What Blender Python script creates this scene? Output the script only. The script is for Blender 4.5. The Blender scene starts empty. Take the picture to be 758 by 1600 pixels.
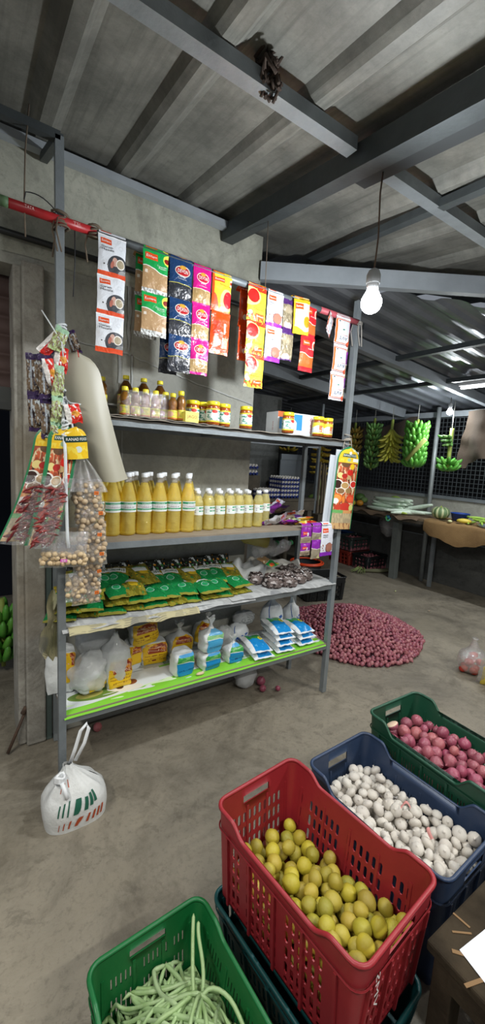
import bpy, bmesh, math, random
from mathutils import Vector, Matrix, Euler, noise as mnoise
from math import sin, cos, pi, sqrt, radians as rad
sc = bpy.context.scene
COL = sc.collection
random.seed(7)
U = random.uniform

# ------------------------------------------------------------------ materials
def srgb(c):
    if isinstance(c, str):
        c = [int(c[i:i+2], 16)/255 for i in (0, 2, 4)]
    return tuple((x/12.92 if x <= .04045 else ((x+.055)/1.055)**2.4) for x in c[:3]) + (1,)
class NT:
    def __init__(s, name):
        s.m = bpy.data.materials.new(name); s.m.use_nodes = True
        s.t = s.m.node_tree; s.t.nodes.clear()
        s.out = s.t.nodes.new('ShaderNodeOutputMaterial')
    def n(s, kind, **kw):
        nd = s.t.nodes.new('ShaderNode'+kind)
        for k, v in kw.items(): setattr(nd, k, v)
        return nd
    def set(s, sock, v):
        if isinstance(v, bpy.types.NodeSocket): s.t.links.new(v, sock)
        else: sock.default_value = v
    def math(s, op, a, b=0.0, c=None):
        nd = s.n('Math', operation=op); s.set(nd.inputs[0], a); s.set(nd.inputs[1], b)
        if c is not None: s.set(nd.inputs[2], c)
        return nd.outputs[0]
    def mix(s, f, a, b):
        nd = s.n('Mix', data_type='RGBA'); s.set(nd.inputs[0], f); s.set(nd.inputs[6], a); s.set(nd.inputs[7], b)
        return nd.outputs[2]
    def noise(s, vec, scale, detail=3, rough=.5, dist=0):
        nd = s.n('TexNoise'); s.t.links.new(vec, nd.inputs['Vector']); nd.inputs['Scale'].default_value = scale
        nd.inputs['Detail'].default_value = detail; nd.inputs['Roughness'].default_value = rough; nd.inputs['Distortion'].default_value = dist
        return nd.outputs[0]
    def ramp(s, f, a, b, lo=0., hi=1.):
        nd = s.n('MapRange'); s.set(nd.inputs[0], f); nd.inputs[1].default_value = a; nd.inputs[2].default_value = b
        nd.inputs[3].default_value = lo; nd.inputs[4].default_value = hi
        return nd.outputs[0]
    def coord(s, w='Object'): return s.n('TexCoord').outputs[w]
    def bump(s, h, strength, dist=.01):
        nd = s.n('Bump'); s.t.links.new(h, nd.inputs['Height']); nd.inputs['Strength'].default_value = strength; nd.inputs['Distance'].default_value = dist
        return nd.outputs[0]
    def bsdf(s, color, rough=.6, metal=0., normal=None, spec=.5, **kw):
        b = s.n('BsdfPrincipled'); s.set(b.inputs['Base Color'], color); s.set(b.inputs['Roughness'], rough)
        b.inputs['Metallic'].default_value = metal; b.inputs['Specular IOR Level'].default_value = spec
        if normal is not None: s.t.links.new(normal, b.inputs['Normal'])
        for k, v in kw.items(): s.set(b.inputs[k.replace('_', ' ')], v)
        return b.outputs[0]
    def done(s, sh):
        s.t.links.new(sh, s.out.inputs[0]); return s.m

MC = {}
def mat(name, color, rough=.6, metal=0., vary=0., vscale=8., color2=None, bump=0., bscale=40., spec=.5, rnd=0., **kw):
    """plain procedural material: base colour, optional noise towards color2, bump, random shade per object"""
    if name in MC: return MC[name]
    t = NT(name); v = t.coord()
    c = srgb(color)
    if color2 is not None or vary:
        c2 = srgb(color2) if color2 is not None else tuple(x*.55 for x in c[:3])+(1,)
        f = t.ramp(t.noise(v, vscale, 5, .6), .35, .7, 0, vary or 1.)
        c = t.mix(f, c, c2)
    if rnd:
        r = t.n('ObjectInfo').outputs['Random']
        h = t.n('HueSaturation'); t.set(h.inputs['Color'], c); t.set(h.inputs['Value'], t.ramp(r, 0, 1, 1-rnd, 1+rnd*.6))
        t.set(h.inputs['Hue'], t.ramp(t.math('FRACT', t.math('MULTIPLY', r, 7.31)), 0, 1, .5-rnd*.05, .5+rnd*.05))
        c = h.outputs[0]
    nm = t.bump(t.noise(v, bscale, 4, .6), bump) if bump else None
    MC[name] = t.done(t.bsdf(c, rough, metal, nm, spec, **kw)); return MC[name]

def film(name, color='ffffff', gloss=.22, rough=.12, bscale=35., bump=1., milky=0., fill='ffffff'):
    """thin clear plastic film: transparent with crinkled glints, optionally milky"""
    if name in MC: return MC[name]
    t = NT(name); v = t.coord()
    nm = t.bump(t.noise(v, bscale, 3, .7, 1.5), bump, .02)
    tr = t.n('BsdfTransparent'); tr.inputs[0].default_value = srgb(color)
    gl = t.n('BsdfGlossy'); gl.inputs['Roughness'].default_value = rough; t.t.links.new(nm, gl.inputs['Normal'])
    gl.inputs[0].default_value = (.95, .95, .95, 1)
    lw = t.n('LayerWeight'); lw.inputs[0].default_value = .35; t.t.links.new(nm, lw.inputs['Normal'])
    m = t.n('MixShader'); t.set(m.inputs[0], t.math('ADD', t.math('MULTIPLY', lw.outputs[1], .5), gloss*.4))
    t.t.links.new(tr.outputs[0], m.inputs[1]); t.t.links.new(gl.outputs[0], m.inputs[2]); o = m.outputs[0]
    if milky:
        d = t.n('BsdfDiffuse'); d.inputs[0].default_value = srgb(fill)
        m2 = t.n('MixShader'); m2.inputs[0].default_value = milky
        t.t.links.new(o, m2.inputs[1]); t.t.links.new(d.outputs[0], m2.inputs[2]); o = m2.outputs[0]
    MC[name] = t.done(o); return MC[name]

def printmat(name, base, shapes, rough=.35, bump=.35, bscale=30., metal=0., grain=None):
    """printed wrapper: shapes painted over each other in UV.  ('r',cx,cy,hw,hh,col[,rot]) ('e',cx,cy,rx,ry,col)
    ('w',y0,amp,freq,phase,col) = below a wave; ('W',...) = above it; ('n',y0,y1,scale,thr,col) = speckle between y0 and y1"""
    if name in MC: return MC[name]
    t = NT(name); uv = t.coord('UV'); ob = t.coord()
    sx = t.n('SeparateXYZ'); t.t.links.new(uv, sx.inputs[0]); u, v = sx.outputs[0], sx.outputs[1]
    c = srgb(base)
    for s in shapes:
        k = s[0]
        if k in 'er':
            _, cx, cy, rx, ry, col = s[:6]
            du = t.math('SUBTRACT', u, cx); dv = t.math('SUBTRACT', v, cy)
            if len(s) > 6:
                a = s[6]
                du, dv = (t.math('ADD', t.math('MULTIPLY', du, cos(a)), t.math('MULTIPLY', dv, sin(a))),
                          t.math('SUBTRACT', t.math('MULTIPLY', dv, cos(a)), t.math('MULTIPLY', du, sin(a))))
            du = t.math('DIVIDE', du, rx); dv = t.math('DIVIDE', dv, ry)
            if k == 'e': f = t.math('LESS_THAN', t.math('ADD', t.math('MULTIPLY', du, du), t.math('MULTIPLY', dv, dv)), 1.)
            else: f = t.math('LESS_THAN', t.math('MAXIMUM', t.math('ABSOLUTE', du), t.math('ABSOLUTE', dv)), 1.)
        elif k in 'wW':
            _, y0, amp, fr, ph, col = s[:6]
            w = t.math('MULTIPLY_ADD', t.math('SINE', t.math('MULTIPLY_ADD', u, fr, ph)), amp, y0)
            f = t.math('LESS_THAN' if k == 'w' else 'GREATER_THAN', v, w)
        elif k == 'n':
            _, y0, y1, scl, thr, col = s[:6]
            f = t.math('MULTIPLY', t.math('GREATER_THAN', t.noise(uv, scl, 2, .5), thr),
                       t.math('MULTIPLY', t.math('GREATER_THAN', v, y0), t.math('LESS_THAN', v, y1)))
        c = t.mix(f, c, srgb(col))
    if grain:
        c = t.mix(t.ramp(t.noise(ob, 90, 3), .4, .7, 0, .5), c, srgb(grain))
    nm = t.bump(t.noise(ob, bscale, 4, .6, .8), bump, .01) if bump else None
    MC[name] = t.done(t.bsdf(c, rough, metal, nm)); return MC[name]

def emis(name, color, strength):
    t = NT(name); e = t.n('Emission'); e.inputs[0].default_value = color; e.inputs[1].default_value = strength
    return t.done(e.outputs[0])

# ------------------------------------------------------------------ mesh builder
_TXT = {}
def text_geo(s):
    if s not in _TXT:
        cu = bpy.data.curves.new('lettering', 'FONT'); cu.body = s; cu.resolution_u = 2
        ob = bpy.data.objects.new('lettering', cu); me = bpy.data.meshes.new_from_object(ob)
        vs = [tuple(v.co) for v in me.vertices]; fs = [tuple(p.vertices) for p in me.polygons]
        bpy.data.objects.remove(ob); bpy.data.curves.remove(cu); bpy.data.meshes.remove(me)
        x0 = min(v[0] for v in vs); x1 = max(v[0] for v in vs); y0 = min(v[1] for v in vs); y1 = max(v[1] for v in vs)
        _TXT[s] = ([((v[0]-x0)/(x1-x0), (v[1]-y0)/(y1-y0)) for v in vs], fs)
    return _TXT[s]

class MB:
    def __init__(s): s.v = []; s.f = []; s.m = []; s.uv = []; s.sm = []
    def face(s, idx, m=0, uv=None, smooth=True):
        s.f.append(tuple(idx)); s.m.append(m); s.uv.append(uv); s.sm.append(smooth)
    def pts(s, ps):
        k = len(s.v); s.v += [tuple(p) for p in ps]; return k
    def quad(s, a, b, c, d, m=0, uv=((0, 0), (1, 0), (1, 1), (0, 1))):
        k = s.pts((a, b, c, d)); s.face((k, k+1, k+2, k+3), m, uv, False)
    def box(s, lo, hi, m=0, M=None):
        ps = [Vector((x, y, z)) for z in (lo[2], hi[2]) for y in (lo[1], hi[1]) for x in (lo[0], hi[0])]
        if M is not None: ps = [M @ p for p in ps]
        k = s.pts(ps)
        for q in ((0, 2, 3, 1), (4, 5, 7, 6), (0, 1, 5, 4), (2, 6, 7, 3), (0, 4, 6, 2), (1, 3, 7, 5)):
            s.face([k+i for i in q], m, ((0, 0), (1, 0), (1, 1), (0, 1)), False)
        return s
    def tube(s, pts, r, n=8, m=0, caps=True, flat=1., up=None):
        pts = [Vector(p) for p in pts]; L = len(pts); rs = r if isinstance(r, (list, tuple)) else [r]*L
        k = len(s.v); a = None
        for i, p in enumerate(pts):
            d = (pts[min(i+1, L-1)]-pts[max(i-1, 0)])
            if d.length < 1e-9: d = Vector((0, 0, 1))
            d.normalize()
            if a is None:
                a = Vector(up) if up else (Vector((0, 0, 1)) if abs(d.z) < .9 else Vector((1, 0, 0)))
            a = a-d*a.dot(d)
            if a.length < 1e-6: a = d.orthogonal()
            a.normalize(); b = d.cross(a)
            for j in range(n):
                t = 2*pi*j/n+pi/n
                s.v.append(tuple(p+a*cos(t)*rs[i]+b*sin(t)*rs[i]*flat))
        for i in range(L-1):
            for j in range(n):
                q = (k+i*n+j, k+i*n+(j+1) % n, k+(i+1)*n+(j+1) % n, k+(i+1)*n+j)
                s.face(q, m, None, n > 4)
        if caps:
            s.face([k+j for j in range(n)][::-1], m, None, False); s.face([k+(L-1)*n+j for j in range(n)], m, None, False)
        return s
    def bar(s, a, b, w, h, m=0, up=(0, 0, 1)):
        """rectangular bar from a to b, h along up, w across"""
        a = Vector(a); b = Vector(b); d = (b-a).normalized(); u = Vector(up); u = (u-d*u.dot(d)).normalized(); c = d.cross(u)
        k = s.pts([p+c*sx*w/2+u*sy*h/2 for p in (a, b) for sx, sy in ((-1, -1), (1, -1), (1, 1), (-1, 1))])
        for i in range(4): s.face((k+i, k+(i+1) % 4, k+4+(i+1) % 4, k+4+i), m, ((0, 0), (1, 0), (1, 1), (0, 1)), False)
        s.face((k+3, k+2, k+1, k), m, None, False); s.face((k+4, k+5, k+6, k+7), m, None, False)
        return s
    def lathe(s, prof, n=16, m=0, c=(0, 0, 0), mod=None, sq=None):
        """prof: list of (r,z[,mat]); mat of an item colours the band above it"""
        k = len(s.v); L = len(prof)
        for i, p in enumerate(prof):
            for j in range(n):
                a = 2*pi*j/n; r = p[0]*(mod(a, i/(L-1)) if mod else 1)
                s.v.append((c[0]+r*cos(a), c[1]+r*sin(a), c[2]+p[1]))
        for i in range(L-1):
            mm = prof[i][2] if len(prof[i]) > 2 else m
            for j in range(n):
                q = (k+i*n+j, k+i*n+(j+1) % n, k+(i+1)*n+(j+1) % n, k+(i+1)*n+j)
                u0, u1 = j/n, (j+1)/n; v0, v1 = i/(L-1), (i+1)/(L-1)
                s.face(q, mm, ((u0, v0), (u1, v0), (u1, v1), (u0, v1)))
        if prof[0][0] > 1e-4: s.face([k+j for j in range(n)][::-1], prof[0][2] if len(prof[0]) > 2 else m, None, False)
        if prof[-1][0] > 1e-4: s.face([k+(L-1)*n+j for j in range(n)], prof[-2][2] if len(prof[-2]) > 2 else m, None, False)
        return s
    def grid(s, fn, nu, nv, m=0, flip=False, mf=None):
        k = len(s.v)
        for j in range(nv+1):
            for i in range(nu+1): s.v.append(tuple(fn(i/nu, j/nv)))
        for j in range(nv):
            for i in range(nu):
                a = k+j*(nu+1)+i; q = (a, a+1, a+nu+2, a+nu+1)
                uv = ((i/nu, j/nv), ((i+1)/nu, j/nv), ((i+1)/nu, (j+1)/nv), (i/nu, (j+1)/nv))
                if flip: q = q[::-1]; uv = uv[::-1]
                s.face(q, mf((i+.5)/nu, (j+.5)/nv) if mf else m, uv)
        return s
    def text(s, st, fn, m=0):
        """fn(s,t) -> 3D point, s,t in 0..1 over the text box"""
        vs, fs = text_geo(st); k = s.pts([fn(a, b) for a, b in vs])
        for f in fs: s.face([k+i for i in f], m, None, False)
        return s
    def ball(s, c, r, m=0, n=8, k2=5, sq=(1, 1, 1), M=None):
        k = len(s.v)
        for i in range(k2+1):
            th = pi*i/k2
            for j in range(n):
                a = 2*pi*j/n; p = Vector((r*sq[0]*sin(th)*cos(a), r*sq[1]*sin(th)*sin(a), -r*sq[2]*cos(th)))
                if M is not None: p = M @ p
                s.v.append((p.x+c[0], p.y+c[1], p.z+c[2]))
        for i in range(k2):
            for j in range(n): s.face((k+i*n+j, k+i*n+(j+1) % n, k+(i+1)*n+(j+1) % n, k+(i+1)*n+j), m)
        return s
    def mesh(s, name, mats):
        me = bpy.data.meshes.new(name); me.from_pydata(s.v, [], s.f)
        for x in (mats if isinstance(mats, (list, tuple)) else [mats]): me.materials.append(x)
        me.polygons.foreach_set('material_index', s.m); me.polygons.foreach_set('use_smooth', s.sm)
        if any(u is not None for u in s.uv):
            l = me.uv_layers.new(name='UVMap'); d = []
            for f, u in zip(s.f, s.uv):
                for i in range(len(f)): d += (u[i] if u is not None and i < len(u) else (.5, .5))
            l.data.foreach_set('uv', d)
        me.validate(); me.update(); return me
    def build(s, name, mats, parent=None, loc=(0, 0, 0), rot=(0, 0, 0), bevel=0):
        return obj(name, s.mesh(name, mats), parent, loc, rot, bevel)

def obj(name, me, parent=None, loc=(0, 0, 0), rot=(0, 0, 0), bevel=0):
    o = bpy.data.objects.new(name, me); COL.objects.link(o); o.location = loc; o.rotation_euler = rot
    if parent: o.parent = parent
    if bevel:
        b = o.modifiers.new('bevel', 'BEVEL'); b.width = bevel; b.segments = 2; b.limit_method = 'ANGLE'
    return o
def tag(o, label, cat, group=None, kind=None):
    o['label'] = label; o['category'] = cat
    if group: o['group'] = group
    if kind: o['kind'] = kind
    return o
def thing(name, label, cat, loc=(0, 0, 0), rot=(0, 0, 0), group=None):
    o = bpy.data.objects.new(name, None); COL.objects.link(o); o.location = loc; o.rotation_euler = rot; o.empty_display_size = .05
    return tag(o, label, cat, group)
def struct(o): o['kind'] = 'structure'; return o
KIDS = {}
def copy_tree(o, loc=None, rot=None, label=None, group=None, parent=None, scale=None):
    c = o.copy(); COL.objects.link(c); c.parent = parent
    if loc is not None: c.location = loc
    if rot is not None: c.rotation_euler = rot
    if scale is not None: c.scale = (scale,)*3 if isinstance(scale, (int, float)) else scale
    if label: c['label'] = label
    if group: c['group'] = group
    for ch in KIDS.get(o.name) or KIDS.setdefault(o.name, list(o.children)):
        copy_tree(ch, parent=c)
    return c
def smooth(e0, e1, x):
    t = max(0., min(1., (x-e0)/(e1-e0))); return t*t*(3-2*t)
def nz(x, y, z=0.): return mnoise.noise(Vector((x, y, z)))

# common materials
STEEL = mat('galvanised steel', '8b9296', .45, .35, .5, 12, '6c7377', .15, 60)
STEELW = mat('painted steel band', 'a9b0b6', .5, .2, .4, 6, '7f868c', .1, 40)
DKSTEEL = mat('dark steel', '4c5254', .5, .4, .4, 12, '2f3335', .1, 60)
WOOD = mat('rough wood', '8d7a60', .75, 0, .7, 9, '5b4c3a', .3, 30)
WOODD = mat('old dark wood', '5b5346', .8, 0, .7, 9, '39342b', .4, 30)
WHITE = mat('white plastic', 'e8ebee', .35)
PAPER = mat('paper', 'e6e4dc', .8)
INK = mat('black ink', '26282b', .6)
INKR = mat('red ink', 'c22a22', .5)
INKG = mat('green ink', '1c8a4c', .5)
INKW = mat('white ink', 'f4f5f3', .45)
INKO = mat('brown ink', '8a2a12', .5)
# ------------------------------------------------------------------ camera
cam_d = bpy.data.cameras.new('camera'); cam = bpy.data.objects.new('camera', cam_d); COL.objects.link(cam)
cam_d.sensor_fit = 'VERTICAL'; cam_d.sensor_height = 36; cam_d.lens = 640/1600*36; cam_d.clip_start = .02; cam_d.clip_end = 100
Xc = Vector((.8323, -.0243, .5538)); roll = rad(3.3); pit = math.atan(83/640)
dn = Vector((-sin(roll)*cos(pit), cos(roll)*cos(pit), sin(pit)))
yv = -(dn[0]*962+dn[2]*640)/dn[1]
X_ = Vector((962, yv, 640)).normalized(); Z_ = -dn; Y_ = Z_.cross(X_)
# rows: camera right / down / forward expressed in the world
right = Vector((X_[0], Y_[0], Z_[0])); down = Vector((X_[1], Y_[1], Z_[1])); fwd = Vector((X_[2], Y_[2], Z_[2]))
Mc = Matrix((( right.x, -down.x, -fwd.x, 0), (right.y, -down.y, -fwd.y, 0), (right.z, -down.z, -fwd.z, 1.5), (0, 0, 0, 1)))
cam.matrix_world = Mc
sc.camera = cam

# ------------------------------------------------------------------ room materials
def concrete(name, base, light, dark, rough=.85, sc1=1.2, stain=None, bumpk=.25, spec=.3, crack=0.):
    t = NT(name); v = t.coord()
    c = t.mix(t.ramp(t.noise(v, sc1, 6, .65, .4), .35, .65), srgb(base), srgb(light))
    c = t.mix(t.ramp(t.noise(v, sc1*.9+.3, 7, .75, 1.5), .50, .62, 0, .45), c, srgb(dark))
    c = t.mix(t.ramp(t.noise(v, sc1*2.7, 7, .7, .8), .5, .72, 0, .8), c, srgb(dark))
    c = t.mix(t.ramp(t.noise(v, 45, 4, .7), .52, .75, 0, .5), c, srgb(dark))
    c = t.mix(t.ramp(t.noise(v, 9, 6, .75, .5), .56, .62, 0, .35), c, srgb(dark))
    if stain: c = t.mix(t.ramp(t.noise(v, .7, 4, .5, 1.), .52, .66, 0, .7), c, srgb(stain))
    if crack:
        w = t.n('TexVoronoi', feature='DISTANCE_TO_EDGE'); t.t.links.new(v, w.inputs['Vector']); w.inputs['Scale'].default_value = .6
        c = t.mix(t.ramp(w.outputs[0], 0, .012, crack, 0), c, srgb(dark))
    nm = t.bump(t.noise(v, 22, 8, .7), bumpk, .02)
    r = t.ramp(t.noise(v, 3, 4), .3, .7, rough-.15, rough+.1)
    return t.done(t.bsdf(c, r, 0, nm, spec))
FLOORM = concrete('screed floor', '787266', '958d7d', '544e43', .62, 1.1, '857d6c', .35, .4)
WALLM = concrete('cement plaster', 'a2a299', 'b4b4aa', '85867e', .9, 1.6, '7d7f7a', .2, .2)
WALLP = concrete('pale washed plaster', 'a9aa9c', 'c0c0b2', '85867c', .9, 1.8, '9c9d90', .2, .2)
PILLARM = concrete('pillar plaster', '95928a', 'aaa79e', '6f6a62', .9, 2.2, '9a8f7c', .25, .2)
DARKWALL = concrete('dark block wall', '4e4f4d', '5c5d5a', '3a3b3a', .9, 1.5, None, .3, .2)
DIRT = concrete('dark ground', '5d5850', '6c665c', '474239', .9, 1.5, None, .5, .2)

def roofm():
    t = NT('fibre cement sheet'); v = t.coord()
    c = t.mix(t.ramp(t.noise(v, 2.2, 8, .75), .38, .66), srgb('60615c'), srgb('8b8b84'))
    mp = t.n('Mapping'); t.t.links.new(v, mp.inputs[0]); mp.inputs['Scale'].default_value = (14, .7, 1)
    c = t.mix(t.ramp(t.noise(mp.outputs[0], 3, 4, .6), .5, .75, 0, .55), c, srgb('484945'))
    c = t.mix(t.ramp(t.noise(v, 30, 4, .7), .62, .75, 0, .5), c, srgb('55524c'))
    return t.done(t.bsdf(c, .55, 0, t.bump(t.noise(v, 25, 6, .7), .15), .4))
ROOFM = roofm()
def roofm2():
    t = NT('aluminium roof sheet'); v = t.coord()
    c = t.mix(t.ramp(t.noise(v, 2.5, 6, .7), .35, .7), srgb('777c82'), srgb('9196a0'))
    return t.done(t.bsdf(c, .38, .55, t.bump(t.noise(v, 12, 5, .7), .15)))
ROOFM2 = roofm2()

# ------------------------------------------------------------------ floor
def fl(u, v):
    return (-3+u*10, -3+v*10, -.002+0.004*nz(u*9, v*9))
struct(MB().grid(fl, 60, 60).build('floor', FLOORM))

# ------------------------------------------------------------------ wall behind the rack with the doorway at its left end
WY = 2.18; WX1 = 1.50
w = MB()
w.box((.215, WY, 0), (WX1, WY+.16, 2.82), 0)
w.box((-2.4, WY, 2.285), (.215, WY+.16, 2.62), 0)
wall = struct(w.build('wall_back', [WALLM]))
# washed upper strip of the wall
up = MB(); up.grid(lambda u, v: (-2.4+u*3.9, WY-.004, 2.33+v*.49+(0.02*nz(u*14, 3) if v < .5 else 0)), 40, 2)
struct(up.build('trim_1', WALLP))
# white drips and mortar line on the plaster
dr = MB()
for x, z0, z1, wd in ((.655, 1.85, 2.42, .012), (.70, 2.02, 2.33, .016), (.675, 1.25, 1.62, .006), (.72, 1.7, 2.0, .007), (.62, 1.25, 1.65, .004)):
    n = 14
    dr.grid(lambda u, v: (x+(u-.5)*wd*(1+.9*nz(v*9, x*9))+.006*nz(v*4, x), WY-.0065, z0+(z1-z0)*v), 1, n)
for (xa, za), (xb, zb) in (((.33, 2.02), (.70, 2.0)), ((.70, 2.0), (1.0, 1.93)), ((1.0, 1.93), (1.49, 1.84))):
    dr.grid(lambda u, v: (xa+(xb-xa)*u, WY-.0065, za+(zb-za)*u+(v-.5)*.006*(1+nz(u*20, 1))+.008*nz(u*7, xa)), 14, 1)
struct(dr.build('trim_2', mat('lime streak', 'b4b6b4', .9, 0, .6, 20, '93958f')))
# pillar / door jamb at the left end
pj = MB(); pj.box((.212, WY-.045, 0), (.30, WY+.2, 2.30)); pj.box((.178, WY-.02, 0), (.214, WY+.24, 2.285))
struct(pj.build('wall_left', PILLARM, bevel=.008))
ch = MB(); ch.box((.302, WY-.035, 0), (.328, WY, 1.18))
tag(ch.build('steel_channel', mat('green grey steel', '5c6a66', .5, .3, .5, 12, '444f4c')), 'upright green-grey steel channel against the pillar behind the rack', 'channel')
# doorway: rolled steel shutter above and a dark store room behind
sh = thing('roller_shutter', 'brown ribbed roller shutter half raised in the doorway at the far left', 'shutter', (-.9, 2.33, 1.70))
sm = mat('brown shutter steel', '5d4a46', .55, .3, .5, 10, '40312f')
cur = MB()
def shf(u, v):
    z = v*.66; return (-.6+u*1.7, .0+.018*abs(sin(z*pi/.085))**.6, .06+z)
cur.grid(shf, 2, 90); cur.build('shutter_curtain', sm, sh)
MB().box((-.6, -.02, -.03), (1.1, .05, .075)).build('bottom_rail', mat('shutter rail', '4a4c4b', .5, .4), sh)
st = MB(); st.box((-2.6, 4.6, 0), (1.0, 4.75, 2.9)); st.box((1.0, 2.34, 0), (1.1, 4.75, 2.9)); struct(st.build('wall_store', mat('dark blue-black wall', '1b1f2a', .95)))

# ------------------------------------------------------------------ roof: near sheets (ridges run front to back), rising towards the wall
def zr(y): return 2.80+.12*(y-2.15)
def prof(x, p=.36):
    f = (x/p) % 1.
    return .0 if f < .16 else (.036*smooth(.16, .24, f) if f < .24 else (.036 if f < .90 else .036*(1-smooth(.90, 1.0, f))))
edgeA = Vector((1.47, 2.42)); ed = Vector((.83, -.55)).normalized()
def yend(x):            # the sheets stop along the diagonal girder
    return 2.46 if x < 1.42 else 2.40-(x-1.42)*(.55/.83)*.92+.55
xs = []
x = -1.6
while x < 4.3:
    xs.append(x); x += .36/16
rf = MB(); k = len(rf.v)
for x in xs:
    ye = max(-1.45, yend(x))
    for y in (-1.6, -.3, .9, ye) if ye > .9 else (-1.6, -1.5, -1.45, ye): rf.v.append((x, y, zr(y)+prof(x+.1)))
for i in range(len(xs)-1):
    for j in range(3):
        a = k+i*4+j; rf.face((a, a+4, a+5, a+1), 0, None, False)
struct(rf.build('ceiling', ROOFM))
def roofbar(name, label, a, b, w, h, m, lab2='beam'):
    o = MB().bar((0, 0, 0), Vector(b)-Vector(a), w, h).build(name, m, None, a); return tag(o, label, lab2)
roofbar('roof_purlin', 'pale steel purlin lying along the top of the plastered wall', (-1.4, 2.13, 2.765), (1.30, 2.13, 2.765), .045, .035, STEELW)
roofbar('roof_purlin', 'grey steel purlin crossing the near roof sheets at upper left', (-1.6, 1.20, 2.655), (1.20, 1.20, 2.655), .05, .045, STEEL)
roofbar('roof_purlin', 'grey steel purlin crossing the roof sheets at right of the rusty cord', (1.34, 1.20, 2.655), (2.9, 1.20, 2.655), .05, .045, STEEL)
roofbar('roof_purlin', 'dark thin roof bar running above the long diagonal girder', (1.84, 2.14, 2.765), (1.60, -.4, 2.46), .045, .035, DKSTEEL)
bm_ = MB(); d = Vector((.0, -3.2, -.40))
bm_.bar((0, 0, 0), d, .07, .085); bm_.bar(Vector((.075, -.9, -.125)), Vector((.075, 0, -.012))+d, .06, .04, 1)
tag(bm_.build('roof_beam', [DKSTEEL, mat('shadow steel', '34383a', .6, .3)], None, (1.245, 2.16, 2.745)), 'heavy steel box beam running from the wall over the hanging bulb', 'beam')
nest = MB(); random.seed(3)
for i in range(70):
    a = Vector((U(-.03, .03), U(-.03, .03), U(-.05, .02))); nest.tube([a, a+Vector((U(-.02, .02), U(-.03, .03), U(-.02, .02))), a+Vector((U(-.03, .03), U(-.04, .04), U(-.05, .02)))], .0055, 5)
tag(nest.build('straw_clump', mat('dark straw', '3a2e26', .9), None, (.80, 1.19, 2.70)), 'dark brown clump of straw stuck on the upper steel purlin', 'clump')
roofbar('roof_girder', 'pale long diagonal girder meeting the wall corner behind the bulb', (1.49, 2.17, 2.62), (3.75, .66, 2.60), .05, .10, STEELW)

ln = MB().bar((-.02, -1.2, zr(-1.2)-.004), (.10, 1.95, zr(1.95)-.004), .014, .004)
struct(ln.build('trim_6', mat('pale seam', 'a3a49a', .8, 0, .7, 30, '77786f')))
# far roof: sheets running left-right, falling to the mesh wall
def z2(x): return 2.30-.09*(x-5.2)
rf2 = MB(); ys = []; y = -2.2
while y < 6.6: ys.append(y); y += .19/8
k = 0
for y in ys:
    f = (y/.19) % 1.; h = .028*(smooth(0, .25, f)-smooth(.6, .85, f))
    xa = 1.0 if y > 2.5 else min(4.4, max(1.62, 1.47+(2.36-y)*(.83/.55)))
    rf2.v += [(xa, y, z2(xa)+h+.03), (5.6, y, z2(5.6)+h+.03)]
for i in range(len(ys)-1): rf2.face((2*i, 2*i+2, 2*i+3, 2*i+1), 0, None, False)
struct(rf2.build('ceiling_far', ROOFM2))
for lab, a, b, w, h, m in (
    ('pale sloping rafter above the tube light in the far roof', (1.70, 2.46, z2(1.7)-.03), (5.2, 2.46, z2(5.2)-.03), .06, .09, STEELW),
    ('pale sloping rafter farthest back, behind the hanging sachets', (1.5, 3.75, z2(1.5)-.03), (5.2, 3.75, z2(5.2)-.03), .07, .12, STEELW),
    ('dark cross bar under the far roof, nearest one beyond the bulb', (3.2, 4.9, z2(3.2)-.02), (3.2, .9, z2(3.2)-.02), .05, .04, DKSTEEL),
    ('dark cross bar under the far roof, close to the mesh wall', (4.02, 4.9, z2(4.02)-.02), (4.02, .9, z2(4.02)-.02), .05, .04, DKSTEEL),
    ('dark slim cross bar under the far roof, just behind the girder', (2.45, 4.9, z2(2.45)-.02), (2.45, 2.2, z2(2.45)-.02), .05, .04, DKSTEEL)):
    roofbar('roof_rafter', lab, a, b, w, h, m)

# ------------------------------------------------------------------ far side: low block wall, ledge, wire mesh and the night behind
FX = 5.2
fw = MB(); fw.box((FX, -3, 0), (FX+.14, 6.4, 1.13)); struct(fw.build('wall_right', DARKWALL))
pp = MB(); pp.box((FX-.012, 1.4, .80), (FX, 6.4, 1.13)); struct(pp.build('trim_3', WALLM))
lg = MB(); lg.box((FX-.03, -3, 1.13), (FX+.14, 6.4, 1.165)); lg.box((FX-.008, -3, .60), (FX, 6.4, .612)); struct(lg.build('trim_4', STEEL))
hd = MB(); hd.box((FX-.02, -3, 2.19), (FX+.05, 6.4, 2.26)); struct(hd.build('trim_5', STEELW))
def meshm():
    ms = MB(); y = 1.4
    while y < 6.3: ms.bar((FX+.05, y, 1.165), (FX+.05, y, 2.2), .006, .006, 0, (0, 1, 0)); y += .055
    z = 1.19
    while z < 2.2: ms.bar((FX+.05, 1.4, z), (FX+.05, 6.3, z), .006, .006); z += .055
    return ms
struct(meshm().build('window_1', mat('wire mesh', '6a7074', .5, .6)))
nt = MB(); nt.box((7.2, -3, 0), (7.3, 9, 4)); struct(nt.build('wall_night', mat('night', '08090b', .95)))
bw = MB(); bw.box((1.5, 6.0, 0), (5.2, 6.14, 2.3)); struct(bw.build('wall_rear', concrete('rear wall', '3c3e3e', '4a4c4b', '2b2c2c', .9, 1.5)))
lw = MB(); lw.box((2.2, 4.85, 0), (3.85, 4.97, 2.42)); struct(lw.build('wall_low', concrete('low wall plaster', '7e817f', '8c8f8c', '606361', .9, 1.8)))
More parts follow.
